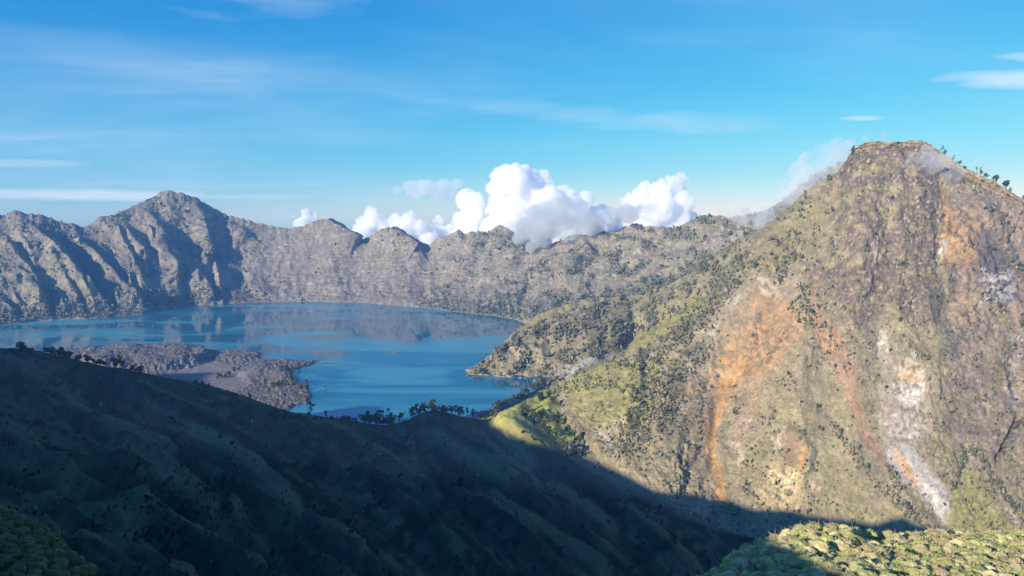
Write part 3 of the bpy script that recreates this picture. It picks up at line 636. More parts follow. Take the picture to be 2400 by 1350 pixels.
sheet_obj(D, 'hill_slope', m_spur, col)

# ------------------------------------------------------------------ M: the yellow-green meadow at the outlet
pxM = np.arange(1118, 1640, 2.4)
frontM = [(1118, 1000, 2330), (1200, 1000, 2240), (1250, 1020, 2150), (1300, 1055, 2020), (1340, 1085, 1930), (1400, 1118, 1840), (1470, 1150, 1790), (1560, 1180, 1790), (1640, 1200, 1780)]
midM = [(1118, 985, 2370), (1200, 968, 2400), (1250, 970, 2380), (1300, 985, 2280), (1340, 1000, 2200), (1400, 1010, 2150), (1470, 1010, 2140), (1640, 1000, 2200)]
backM = [(1118, 974, 2395), (1150, 966, 2440), (1200, 946, 2530), (1240, 926, 2640), (1275, 899, 2830), (1340, 885, 2930), (1420, 868, 3060), (1640, 840, 3200)]
iM = lambda L, k: np.interp(pxM, [q[0] for q in L], [q[k] for q in L])
wM = to_world(pxM, iM(backM, 1), iM(backM, 2)); wMf = to_world(pxM, iM(frontM, 1), iM(frontM, 2))
lin = [[(a, ('z', z - 25), y - 40) for a, z, y in zip(pxM, wMf[:, 2], iM(frontM, 2))], frontM, midM, backM, [(a, ('z', z - 14), y + 40) for a, z, y in zip(pxM, wM[:, 2], iM(backM, 2))], [(a, ('z', z - 80), y + 160) for a, z, y in zip(pxM, wM[:, 2], iM(backM, 2))]]
M = make_sheet(pxM, lin, [5, 46, 46, 4, 4], 3)
px, py, t = M.px, M.py, M.t
c = px + .9 * (py - 900)
d = (9 * fbm(px / 60, py / 40, 111, 3) + 5 * (ridge(c / 40, py / 120, 113) - .4)) * sstep(.8, 1.3, t) * (1 - .8 * sstep(2.5, 3, t)) + 1.2 * fbm(px / 10, py / 8, 115, 3)
displace(M, d)
M.P[..., 2] -= 70 * sstep(1420, 1540, px)
n1 = fbm(px / 28, py / 20, 121, 4, .6); n4 = fbm(px / 6, py / 5, 122, 2)
col = np.zeros(px.shape + (3,)) + np.array([.37, .345, .095])
col = lerp(col, (.42, .42, .085), sstep(-.1, .4, n1))
col = lerp(col, (.28, .265, .11), sstep(.1, .6, fbm(px / 20, py / 14, 123, 3)) * .7)
col = lerp(col, (.25, .215, .135), poly_mask(px, py, [(1290, 1035), (1400, 1030), (1480, 1090), (1450, 1130), (1340, 1090)], 14) * .85)
col = lerp(col, (.13, .26, .06), poly_mask(px, py, [(1320, 1012), (1345, 1000), (1362, 1020), (1340, 1028)], 9) * .8)
col *= (1 + .16 * n4)[..., None]
sheet_obj(M, 'meadow', mat_terrain('meadow_grass', 0.25, 1.5, .25), col)

# ------------------------------------------------------------------ lava field in the lake
lavaP = [(95, 835), (130, 820), (200, 813), (262, 815), (330, 820), (400, 815), (470, 819), (540, 822), (618, 826), (600, 838), (660, 842), (755, 842), (748, 850), (700, 866), (680, 876), (700, 895), (722, 905), (728, 930), (722, 945), (690, 955), (660, 975), (560, 960), (300, 900), (60, 860)]
pxL = np.arange(40, 780, 2.2); pyL = np.concatenate([np.arange(990, 860, -1.7), np.arange(860, 806, -.75)])
GX, GY = np.meshgrid(pxL, pyL)
Lv = Sheet(); Lv.nr, Lv.nc = GX.shape; Lv.P = to_world(GX, GY, water_Y(GY))
qx = GX + 6 * fbm(GX / 16, GY / 7, 131, 4, .6); qy = GY + 2.5 * fbm(GX / 16, GY / 8, 132, 4, .6)
dd, _, _ = seg_dist(qx, qy * 1.0, lavaP + [lavaP[0]])
sd = np.where(inside(qx, qy, lavaP), dd, -dd)
h = -9 + 16 * sstep(-3, 6, sd)
dome = poly_mask(qx, qy, [(215, 826), (300, 818), (420, 817), (470, 826), (492, 838), (470, 852), (420, 866), (390, 874), (250, 880), (180, 850)], 7)
h += 34 * dome + 12 * dome * fbm(GX / 70, GY / 22, 133, 3)
h += 14 * poly_mask(qx, qy, [(560, 880), (610, 858), (660, 866), (690, 890), (660, 905), (600, 905)], 14)
h -= 10 * poly_mask(qx, qy, [(585, 888), (620, 880), (660, 890), (640, 908), (600, 906)], 7)
h += 8 * poly_mask(qx, qy, [(470, 818), (560, 822), (640, 832), (560, 850), (500, 840)], 6)
sandy = poly_mask(qx, qy, [(390, 874), (440, 862), (500, 850), (560, 862), (560, 880), (520, 905), (400, 885)], 6) + poly_mask(qx, qy, [(500, 880), (600, 865), (590, 900), (540, 930), (470, 900)], 10)
sandy = np.clip(sandy, 0, 1)
land = sstep(0, 5, sd)
h += land * (1 - .85 * sandy) * (3.6 * fbm(GX / 9, GY / 4.2, 135, 3, .7) + 1.8 * pn(GX / 3.6, GY / 1.9, 137))
Lv.P[..., 2] = h
Lv.px, Lv.py = to_frame(Lv.P)
n4 = fbm(GX / 5, GY / 2.5, 138, 2); n1 = fbm(GX / 30, GY / 12, 139, 3)
col = np.zeros(GX.shape + (3,)) + np.array([.168, .148, .138])
col = lerp(col, (.138, .120, .117), dome * .6)
col = lerp(col, (.235, .205, .185), sandy)
col = lerp(col, (.20, .19, .11), sstep(0, .5, n1) * sstep(860, 880, GY) * sstep(540, 620, GX) * .8)
col *= (1 + .22 * n4 * (1 - .7 * sandy))[..., None]
sheet_obj(Lv, 'lava_field', mat_terrain('lava_rock', 0.16, 4.0, .35), col)

# ------------------------------------------------------------------ lake
def lake():
    X = np.arange(-700, 1345, 12.0)
    near = np.interp(X, [q[0] for q in crestD], [q[2] for q in crestD]) + 90
    near = np.where(X > 1120, np.interp(X, [1120, 1200, 1275, 1345], [2380, 2480, 2760, 2900]), near)
    far = np.interp(X, XA, [q[2] for q in base1]) + 260
    far = np.where(X > 1215, np.interp(X, [1215, 1345], [4800, 4500]), far)
    T = np.linspace(0, 1, 40)[:, None]
    Y = near[None] * (1 - T) + far[None] * T
    v = -CAM_H / Y; tv = (v * CP + SP) / (CP - v * SP)
    x = Y * ((X - 1200) / FPX)[None] / (CP + tv * SP)
    V = np.stack([x, Y, 0 * Y], -1).reshape(-1, 3)
    idx = np.arange(V.shape[0]).reshape(Y.shape)
    Fq = np.stack([idx[:-1, :-1], idx[:-1, 1:], idx[1:, 1:], idx[1:, :-1]], -1).reshape(-1, 4)
    m = bpy.data.materials.new('lake_water'); m.use_nodes = True
    nt = m.node_tree; N, L = nt.nodes.new, nt.links.new
    b = nt.nodes['Principled BSDF']
    b.inputs['IOR'].default_value = 1.33; b.inputs['Specular IOR Level'].default_value = 0.5
    geo = N('ShaderNodeNewGeometry')
    mp = N('ShaderNodeMapping'); mp.inputs['Scale'].default_value = (.0011, .0022, 1); mp.inputs['Rotation'].default_value = (0, 0, -.5); L(geo.outputs['Position'], mp.inputs[0])
    nz = N('ShaderNodeTexNoise'); nz.inputs['Scale'].default_value = 1.0; nz.inputs['Detail'].default_value = 5; nz.inputs['Distortion'].default_value = 1.2; L(mp.outputs[0], nz.inputs['Vector'])
    cr = N('ShaderNodeMapRange'); cr.interpolation_type = 'SMOOTHSTEP'; cr.inputs['From Min'].default_value = .45; cr.inputs['From Max'].default_value = .62; L(nz.outputs[0], cr.inputs[0])
    mc = N('ShaderNodeMix'); mc.data_type = 'RGBA'; L(cr.outputs[0], mc.inputs[0])
    mc.inputs[6].default_value = (.012, .112, .175, 1); mc.inputs[7].default_value = (.040, .255, .330, 1); L(mc.outputs[2], b.inputs['Base Color'])
    rr = N('ShaderNodeMapRange'); rr.inputs['To Min'].default_value = .04; rr.inputs['To Max'].default_value = .26; L(cr.outputs[0], rr.inputs[0]); L(rr.outputs[0], b.inputs['Roughness'])
    wv = N('ShaderNodeTexNoise'); wv.inputs['Scale'].default_value = .06; wv.inputs['Detail'].default_value = 4; L(geo.outputs['Position'], wv.inputs['Vector'])
    bp = N('ShaderNodeBump'); bp.inputs['Distance'].default_value = .35; L(wv.outputs[0], bp.inputs['Height'])
    bs = N('ShaderNodeMapRange'); bs.inputs['To Min'].default_value = .08; bs.inputs['To Max'].default_value = .9; L(cr.outputs[0], bs.inputs[0]); L(bs.outputs[0], bp.inputs['Strength'])
    L(bp.outputs[0], b.inputs['Normal'])
    o = link('lake', mesh_np('lake', V, Fq, [m])); o['kind'] = 'structure'
lake()

# ------------------------------------------------------------------ R: the rim the camera hovers over, running off to the left behind it
def rim():
    ctrl = [(900, -330, 600), (400, -150, 640), (150, -70, 655), (60, -30, 662), (10, -5, 668), (-8, 2, 684), (-14, 4, 694.6), (-17.3, 5.2, 695.3), (-23, 6.9, 695.8), (-28.6, 8.6, 696.4), (-34, 10, 696.8), (-45, 13.5, 697.2), (-60, 18, 699), (-100, 30, 700), (-135, 40, 697), (-200, 60, 678), (-262, 78, 682), (-300, 90, 688), (-333, 100, 691), (-411, 123, 696), (-470, 140, 700), (-511, 153, 712), (-562, 168, 684), (-640, 192, 692), (-729, 219, 697), (-821, 246, 690), (-900, 270, 706), (-962, 289, 709), (-1040, 312, 711), (-1185, 356, 756), (-1351, 405, 795), (-1553, 466, 830),
            (-1700, 510, 866), (-1757, 527, 880), (-1810, 543, 894), (-1830, 549, 906), (-1852, 555.6, 918), (-1870, 561, 892), (-1890, 567, 868), (-1920, 576, 872), (-1967, 590, 892), (-2031, 609, 888), (-2080, 624, 868), (-2130, 639, 846), (-2280, 684, 822), (-2400, 720, 830), (-2690, 807, 870), (-3000, 900, 925), (-3220, 970, 985), (-3300, 990, 1030), (-3420, 1025, 1000), (-3520, 1060, 950), (-4200, 1260, 980)]
    C = np.array(ctrl, float)
    s = np.concatenate([[0], np.cumsum(np.hypot(*np.diff(C[:, :2], axis=0).T))])
    # finer steps near the camera
    S = np.unique(np.concatenate([np.linspace(0, s[-1], 500), s, np.linspace(s[3], s[18], 260)]))
    x, y, z = (np.interp(S, s, C[:, k]) for k in range(3))
    z = z + np.clip(np.abs(x) / 300, 0, 1) * 5 * fbm(S / 90, S * 0, 141, 4, .55)
    tx, ty = np.gradient(x, S), np.gradient(y, S); L = np.hypot(tx, ty); nx, ny = ty / L, -tx / L     # points away from the caldera or towards it
    sgn = np.where(ny > 0, 1, -1); nx, ny = nx * sgn, ny * sgn                                    # towards the lake
    near = np.clip(np.abs(x) / 500, 0, 1)
    prof_out = [(-1500, -700), (-800, -420), (-400, -200), (-150, -70), (-50, -18), (-15, -3), (0, 0)]
    prof_in = [(12, -6), (40, -26), (110, -88), (280, -245), (600, -520), (900, -760)]
    V = []
    for o, dz in prof_out + prof_in:
        k = 1.0 if o <= 0 else 1.0
        zz = z + dz
        if o > 0: zz = z + dz * (1.15 - .15 * near)
        V.append(np.stack([x + nx * o, y + ny * o, zz + (4 * near * fbm((x + nx * o) / 60, (y + ny * o) / 60, 143, 3) if o else 0)], -1))
    V = np.array(V); nr, nc = V.shape[:2]
    idx = np.arange(nr * nc).reshape(nr, nc)
    Fq = np.stack([idx[:-1, :-1], idx[:-1, 1:], idx[1:, 1:], idx[1:, :-1]], -1).reshape(-1, 4)
    colr = np.zeros((nr * nc, 3)) + np.array([.10, .11, .05])
    o = link('ridge_ground', mesh_np('ridge_ground', V.reshape(-1, 3), Fq, [m_spur], True, colr)); o['kind'] = 'structure'
rim()

# ------------------------------------------------------------------ near mounds
def mound(px, crest, mid, low, name):
    iX = lambda L, k: np.interp(px, [q[0] for q in L], [q[k] for q in L])
    w = to_world(px, iX(crest, 1), iX(crest, 2)); wl = to_world(px, iX(low, 1), iX(low, 2))
    lin = [[(a, ('z', z - 3), max(y - 14, 8)) for a, z, y in zip(px, wl[:, 2], iX(low, 2))], low, mid, crest, [(a, ('z', z - 3.5), y + 7) for a, z, y in zip(px, w[:, 2], iX(crest, 2))], [(a, ('z', z - 60), y + 60) for a, z, y in zip(px, w[:, 2], iX(crest, 2))]]
    s = make_sheet(px, lin, [6, 16, 20, 6, 8], 3)
    P0 = s.P
    s.P = P0 + np.array([0, 0, 1.0]) * (.35 * fbm(P0[..., 0] / 3.0, P0[..., 1] / 3.0, 151, 3))[..., None]
    if name.startswith('grass'): s.P[..., 2] -= 1.1 * stroke(s.px, s.py, [(1915, 1318), (1990, 1294), (2075, 1268)], 9)
    colr = np.zeros(P0.shape) + np.array([.15, .135, .065]) * (1 + .3 * fbm(P0[..., 0] / .8, P0[..., 1] / .8, 153, 2))[..., None]
    sheet_obj(s, name, m_near, colr)
    return s
m_near = mat_terrain('mound_soil', 2.5, .15, .35)
pE = np.arange(1560, 2900, 12.0)
E_ = mound(pE, [(1560, 1480, 54), (1640, 1400, 58), (1700, 1350, 61), (1745, 1318, 64), (1785, 1296, 67), (1830, 1272, 70), (1880, 1252, 72), (1930, 1250, 73), (2000, 1256, 73), (2060, 1272, 71), (2120, 1275, 70), (2200, 1272, 70), (2300, 1270, 71), (2400, 1266, 72), (2600, 1262, 73), (2900, 1270, 74)],
           [(1560, 1540, 49), (1700, 1400, 55), (1800, 1335, 59), (1900, 1302, 62), (1985, 1300, 62), (2050, 1312, 60), (2150, 1312, 60), (2400, 1305, 61), (2900, 1305, 62)],
           [(1560, 1620, 41), (1800, 1480, 44), (2000, 1430, 45), (2400, 1430, 45), (2900, 1430, 45)], 'grass_mound_ground')
pF = np.arange(-420, 300, 9.0)
F_ = mound(pF, [(-420, 1090, 75), (-200, 1140, 72), (-60, 1185, 70), (0, 1206, 68), (45, 1228, 66), (85, 1252, 64), (120, 1290, 62), (150, 1318, 60), (180, 1345, 58), (220, 1420, 55), (300, 1520, 50)],
           [(-420, 1200, 64), (0, 1275, 59), (85, 1315, 56), (150, 1370, 54), (220, 1460, 50), (300, 1560, 46)], [(-420, 1420, 47), (0, 1440, 47), (150, 1480, 45), (300, 1620, 41)], 'bushy_mound_ground')

# ------------------------------------------------------------------ trees and tufts
m_bark = mat_plain('bark', (.10, .08, .06), .2)
m_leaf = mat_plain('leaves', (.052, .066, .030), .35)
m_leaf2 = mat_plain('pale_leaves', (.105, .110, .055), .3)
def tube(V, Fc, a, b, r0, r1, n=5):
    a, b = np.array(a, float), np.array(b, float); ax = b - a; ax /= np.linalg.norm(ax) + 1e-9
    u = np.cross(ax, [0.3, 1, 0.2]); u /= np.linalg.norm(u); w = np.cross(ax, u)
    i0 = len(V)
    for p, r in ((a, r0), (b, r1)):
        for k in range(n):
            an = 2 * math.pi * k / n; V.append(p + r * (math.cos(an) * u + math.sin(an) * w))
    for k in range(n): Fc.append((i0 + k, i0 + (k + 1) % n, i0 + n + (k + 1) % n, i0 + n + k))
def tree_meshes(kind, seed):
    rg = random.Random(seed); V, Fc = [], []
    lean = (rg.uniform(-.06, .06), rg.uniform(-.06, .06))
    top = {'broad': .75, 'tall': .9, 'umbrella': .85, 'sparse': .9, 'bush': .5}[kind]
    pts = [np.array((0, 0, -.06))]
    for k in range(1, 5): pts.append(np.array((lean[0] * k + rg.uniform(-.012, .012), lean[1] * k + rg.uniform(-.012, .012), top * k / 4)))
    for k in range(4): tube(V, Fc, pts[k], pts[k + 1], .026 * (1 - k * .2), .026 * (1 - (k + 1) * .2))
    clumps = []
    n = {'broad': 17, 'tall': 12, 'umbrella': 11, 'sparse': 8, 'bush': 11}[kind]
    for k in range(n):
        an = rg.uniform(0, 6.28)
        if kind == 'broad': z = rg.uniform(.20, .97); R = .30 * math.sin(min(1, (z - .25) / .75) * math.pi * .86 + .25); r = rg.uniform(.10, .16)
        elif kind == 'tall': z = rg.uniform(.22, 1.0); R = .13 * (1.1 - z) + .05; r = rg.uniform(.075, .12)
        elif kind == 'umbrella': z = rg.uniform(.58, .95); R = rg.uniform(.05, .36); r = rg.uniform(.09, .13)
        elif kind == 'sparse': z = rg.uniform(.45, 1.0); R = rg.uniform(.05, .24); r = rg.uniform(.07, .11)
        else: z = rg.uniform(.15, .6); R = rg.uniform(.05, .42); r = rg.uniform(.14, .22)
        R *= rg.uniform(.5, 1.0)
        cx, cy = lean[0] * 4 * z + R * math.cos(an), lean[1] * 4 * z + R * math.sin(an)
        clumps.append((cx, cy, z, r))
        if k % 2 == 0 and kind != 'tall':
            zz = z * rg.uniform(.55, .75); tube(V, Fc, (lean[0] * 4 * zz, lean[1] * 4 * zz, zz), (cx, cy, z), .011, .004, 4)
    LV, LF = [], []
    for cx, cy, z, r in clumps:
        for q in range(20):
            d = np.array([rg.gauss(0, 1) for _ in range(3)]); d /= np.linalg.norm(d)
            p = np.array((cx, cy, z)) + d * r * np.array((1, 1, .75)) * rg.uniform(.55, 1.05)
            u = np.cross(d, [rg.uniform(-1, 1) for _ in range(3)]); u /= np.linalg.norm(u) + 1e-6; w = np.cross(d, u)
            s = r * rg.uniform(.35, .6); i = len(LV)
            w = w + d * rg.uniform(-.5, .5)
            LV += [p - u * s, p + w * s * .7, p + u * s, p - w * s * .7]; LF.append((i, i + 1, i + 2, i + 3))
    return mesh_np('trunk', np.array(V), np.array(Fc), [m_bark], True), mesh_np('crown', np.array(LV), np.array(LF), [m_leaf], False)
VARS = {k: [tree_meshes(k, 100 + i * 7 + j) for j in range(3)] for i, k in enumerate(('broad', 'tall', 'umbrella', 'sparse', 'bush'))}
CROWN2 = {}
for k in VARS:
    CROWN2[k] = []
    for tm, cm in VARS[k]:
        c2 = cm.copy(); c2.materials.clear(); c2.materials.append(m_leaf2); CROWN2[k].append(c2)
def tree(loc, h, kind, label, group, pale=False, name='tree'):
    r = bpy.data.objects.new(name, None); COL.objects.link(r)
    r.location = loc; r.rotation_euler = (0, 0, random.uniform(0, 6.28)); w = random.uniform(.85, 1.2)
    r.scale = (h * w, h * w, h)
    tag(r, label, 'tree', group)
    k = random.randrange(3); tm, cm = VARS[kind][k]
    link('trunk', tm, r); link('crown', CROWN2[kind][k] if pale else cm, r)
    return r
def surf(s, px, py, tmin, tmax):
    """nearest point of a built sheet to a frame position, inside a row range"""
    if not hasattr(s, 'fx'): s.fx, s.fy = to_frame(s.P)
    rows = np.where((s.t[:, 0] >= tmin) & (s.t[:, 0] <= tmax))[0]
    d = (s.fx[rows] - px) ** 2 + (s.fy[rows] - py) ** 2
    i = np.unravel_index(np.argmin(d), d.shape)
    return s.P[rows[i[0]], i[1]]
count = 0
def put(s, px, py, hpx, kind, label, group, tm=(0, 9), pale=False):
    global count
    hpx *= 1.08
    p = surf(s, px, py, *tm); h = hpx * np.linalg.norm(p - np.array([0, 0, CAM_H])) / FPX
    tree(Vector(p) - Vector((0, 0, .02 * h)), h, kind, label, group, pale); count += 1
TREES = []
# silhouettes on the shadowed crest against the lake, one by one from the photograph
G1 = 'dark trees along the shadowed spur crest'
row = [(725, 976, 34, 'sparse', 'tall gnarled dark tree with open crown, alone on the spur crest beside the lava point'), (765, 980, 18, 'tall', 'small pointed dark tree on the bare stretch of the spur crest'),
       (275, 866, 30, 'broad', 'round dense dark tree standing out against the lava field'), (258, 864, 16, 'sparse', 'thin dark tree just left of the round dense one on the lava skyline'), (310, 868, 16, 'bush', 'low dark shrub tree right of the round dense one on the lava skyline'),
       (1018, 963, 26, 'broad', 'broadest dark tree on the highest knob of the spur crest'), (838, 988, 15, 'sparse', 'small thin dark tree left of the crest grove'), (890, 992, 30, 'umbrella', 'flat-topped dark tree in the middle of the crest grove'), (912, 991, 32, 'sparse', 'tallest open-crowned dark tree of the crest grove'), (860, 991, 26, 'tall', 'narrow dark tree at the left end of the crest grove'), (944, 988, 22, 'sparse', 'bare-topped dark tree in the gap right of the crest grove')]
for a, b, hh, k, lab in row: put(D, a, b, hh, k, lab, G1, (4.7, 5.1))
lab = 'dark tree in the crest grove silhouetted against the blue lake'
for a in list(range(848, 940, 5)) + list(range(960, 1110, 6)):
    put(D, a + random.uniform(-2, 2), 990 if a < 950 else 968, random.uniform(12, 25), random.choice(['broad', 'tall', 'broad', 'bush', 'umbrella']), lab, G1, (4.75, 5.1))
lab = 'dark small tree or shrub along the lower spur crest left of the grove'
for a in [668, 678, 690, 698, 705, 712, 735, 742, 752, 775, 783, 790, 800, 806, 811, 815, 820, 826, 833]: put(D, a, 984, random.uniform(7, 15), random.choice(['bush', 'bush', 'bush', 'broad']), lab, G1, (4.75, 5.1))
lab = 'dark tree on the left part of the spur skyline against the grey lava'
for a in [48, 56, 62, 70, 78, 105, 112, 120, 128, 138, 146, 152, 158, 165, 172, 180, 188, 196, 203, 210, 222, 236, 246, 296, 330, 342]: put(D, a, 825, random.uniform(9, 20), random.choice(['broad', 'bush', 'bush', 'broad']), lab, G1, (4.8, 5.1))
# pale and dark trees by the yellow knoll, in the gully behind it and on the meadow
G2 = 'trees round the yellow-green meadow'
lab = 'pale grey tree in the sunlit row by the lake left of the yellow knoll'
for a in [1112, 1119, 1126, 1132, 1138, 1146, 1153, 1160]: put(D, a, 980, random.uniform(14, 24), random.choice(['tall', 'sparse', 'broad']), lab, G2, (4.8, 5.1), True)
lab = 'tree on the wooded lake edge behind the yellow knoll'
for a, b in zip(np.linspace(1156, 1275, 34), np.linspace(968, 902, 34)): put(M, a + random.uniform(-3, 3), b + random.uniform(-4, 5), random.uniform(12, 24), random.choice(['broad', 'tall', 'umbrella', 'broad']), lab, G2, (2.4, 3.05), random.random() < .35)
lab = 'dark tree in the gully line running down behind the yellow knoll'
for k in range(36):
    f = k / 35; put(D if f > .35 else M, 1228 + 112 * f + random.uniform(-7, 7), 968 + 105 * f ** 1.05 + random.uniform(-5, 5), random.uniform(16, 28), random.choice(['broad', 'tall', 'broad', 'sparse']), lab, G2, (4.7, 5.3) if f > .35 else (1, 2.6), random.random() < .25)
lab = 'single tree or small clump dotted over the sunlit yellow-green meadow'
for k in range(62):
    a, b = random.uniform(1265, 1480), random.uniform(905, 1045)
    if b > 1000 + (a - 1260) * .3: continue
    put(M, a, b, random.uniform(12, 25), random.choice(['broad', 'broad', 'umbrella', 'bush']), lab, G2, (1.1, 2.9), random.random() < .3)
# mountain skyline right of the summit
G3 = 'trees on the mountain skyline'
lab = 'small dark tree on the skyline right of the rocky summit'
for a in [2198, 2206, 2214, 2240, 2256, 2262, 2292, 2303, 2309, 2318, 2334, 2352, 2360, 2366, 2372, 2378, 2384, 2390, 2396, 2044, 2180]: put(B, a, 400, random.uniform(7, 14), random.choice(['broad', 'sparse', 'bush', 'broad']), lab, G3, (6.95, 7.05))
# lava point
G4 = 'trees on the lava field'
Lv.t = np.zeros(Lv.P.shape[:2])
put(Lv, 720, 920, 30, 'tall', 'tall pointed green tree at the tip of the lava point beside the water', G4)
put(Lv, 727, 942, 20, 'tall', 'short upright tree on the waterline at the south corner of the lava point', G4)
lab = 'small green tree growing among the rubble of the lava point'
for a, b, hh in ((704, 912, 15), (696, 905, 17), (688, 900, 18), (680, 898, 18), (672, 900, 16), (664, 904, 15), (656, 906, 14), (650, 902, 13), (640, 908, 13), (690, 912, 13), (676, 868, 13), (668, 872, 13), (660, 868, 12), (684, 864, 11), (700, 858, 10), (716, 852, 9), (508, 890, 13), (516, 884, 13), (528, 884, 12), (538, 880, 12), (550, 872, 11), (560, 868, 10), (600, 902, 15), (612, 910, 12), (694, 932, 13)):
    put(Lv, a, b, hh, random.choice(['tall', 'broad', 'bush']), lab, G4, (0, 9), random.random() < .4)

# ------------------------------------------------------------------ the mass of trees too many to count
_ph = (1 + 5 ** .5) / 2
ICO_V = np.array([(-1, _ph, 0), (1, _ph, 0), (-1, -_ph, 0), (1, -_ph, 0), (0, -1, _ph), (0, 1, _ph), (0, -1, -_ph), (0, 1, -_ph), (_ph, 0, -1), (_ph, 0, 1), (-_ph, 0, -1), (-_ph, 0, 1)]) / 1.902
ICO_F = np.array([(0, 11, 5), (0, 5, 1), (0, 1, 7), (0, 7, 10), (0, 10, 11), (1, 5, 9), (5, 11, 4), (11, 10, 2), (10, 7, 6), (7, 1, 8), (3, 9, 4), (3, 4, 2), (3, 2, 6), (3, 6, 8), (3, 8, 9), (4, 9, 5), (2, 4, 11), (6, 2, 10), (8, 6, 7), (9, 8, 1)])
def mat_mass(name):
    m = bpy.data.materials.new(name); m.use_nodes = True
    nt = m.node_tree; N, L = nt.nodes.new, nt.links.new; b = nt.nodes['Principled BSDF']
    b.inputs['Roughness'].default_value = 1; b.inputs['Specular IOR Level'].default_value = 0
    at = N('ShaderNodeVertexColor'); at.layer_name = 'Col'
    geo = N('ShaderNodeNewGeometry'); nz = N('ShaderNodeTexNoise'); nz.inputs['Scale'].default_value = .35; nz.inputs['Detail'].default_value = 4; L(geo.outputs['Position'], nz.inputs['Vector'])
    mr = N('ShaderNodeMapRange'); mr.inputs['From Min'].default_value = .3; mr.inputs['From Max'].default_value = .7; mr.inputs['To Min'].default_value = .6; mr.inputs['To Max'].default_value = 1.4; L(nz.outputs[0], mr.inputs[0])
    vm = N('ShaderNodeVectorMath'); vm.operation = 'SCALE'; L(at.outputs['Color'], vm.inputs[0]); L(mr.outputs[0], vm.inputs['Scale']); L(vm.outputs[0], b.inputs['Base Color'])
    return m
m_mass = mat_mass('forest_foliage')
def forest(s, name, n, dens, size, base, tmin, tmax, blobs=2, pale=.25):
    px, py = to_frame(s.P)
    ax = px[:-1, 1:] - px[:-1, :-1]; ay = py[1:, :-1] - py[:-1, :-1]
    area = np.maximum(ax * -ay, 0)
    d = dens(px, py)[:-1, :-1] * area
    tt = s.t[:-1, :-1]; d *= (tt >= tmin) & (tt < tmax) & (px[:-1, :-1] > -120) & (px[:-1, :-1] < 2520) & (py[:-1, :-1] < 1420)
    d *= (s.P[:-1, :-1, 2] > 1.5) | (px[:-1, :-1] > 1300) | (name == 'bushes_on_slope')
    pr = d.ravel() / d.sum()
    ii = RNG.choice(pr.size, n, p=pr); r, c = ii // d.shape[1], ii % d.shape[1]
    u, v = RNG.random((n, 1)), RNG.random((n, 1))
    P = s.P[r, c] * (1 - u) * (1 - v) + s.P[r, c + 1] * u * (1 - v) + s.P[r + 1, c] * (1 - u) * v + s.P[r + 1, c + 1] * u * v
    dist = np.linalg.norm(P - np.array([0, 0, CAM_H]), axis=1)
    H = size(dist) * RNG.lognormal(0, .40, n)
    Vs, Cs = [], []
    shade = RNG.lognormal(0, .28, n)
    tint = np.where(RNG.random((n, 1)) < pale, np.array([[.165, .155, .105]]), np.array([base])) * shade[:, None]
    for k in range(blobs):
        off = np.stack([RNG.normal(0, .13, n) * H, RNG.normal(0, .13, n) * H, H * (.36 if k == 0 else .66 + .1 * (k - 1))], -1)
        R = np.stack([H * RNG.uniform(.20, .36, n), H * RNG.uniform(.20, .36, n), H * RNG.uniform(.30, .44, n)], -1) * (1 if k == 0 else .78)
        jit = RNG.uniform(.68, 1.28, (n, 12, 1))
        Vs.append(P[:, None] + off[:, None] + ICO_V[None] * jit * R[:, None])
        Cs.append(np.repeat(tint[:, None], 12, 1))
    V = np.concatenate(Vs).reshape(-1, 3); C = np.concatenate(Cs).reshape(-1, 3)
    F_ = (ICO_F[None] + (np.arange(n * blobs) * 12)[:, None, None]).reshape(-1, 3)
    o = link(name, mesh_np(name, V, F_, [m_mass], False, C)); o['kind'] = 'stuff'
    return o
def densA(px, py):
    n1 = fbm(px / 45, py / 30, 201, 4, .6)
    low = sstep(60, 10, np.interp(px, XA, pyb_shore) - py)
    d = sstep(-.05, .45, n1) * np.interp(px, [0, 450, 560, 640, 900, 980, 1150, 1300, 2000], [.9, .8, .45, .12, .12, .5, .9, 2.0, 2.4])
    d += 1.3 * low * np.interp(px, [0, 180, 560, 640, 960, 1030, 1300], [1, 1.1, 1.0, .1, .05, 1, 1.3])
    d += .5 * poly_mask(px, py, [(860, 545), (910, 530), (990, 570), (980, 590), (880, 570)], 8) + .6 * poly_mask(px, py, [(1050, 545), (1180, 530), (1260, 590), (1100, 580)], 10)
    return d + .02
pyb_shore = [q[1] for q in base1]
forest(A, 'forest', 12500, densA, lambda D_: 14 + 0 * D_, (.082, .092, .058), .98, 4.03, 1, .3)
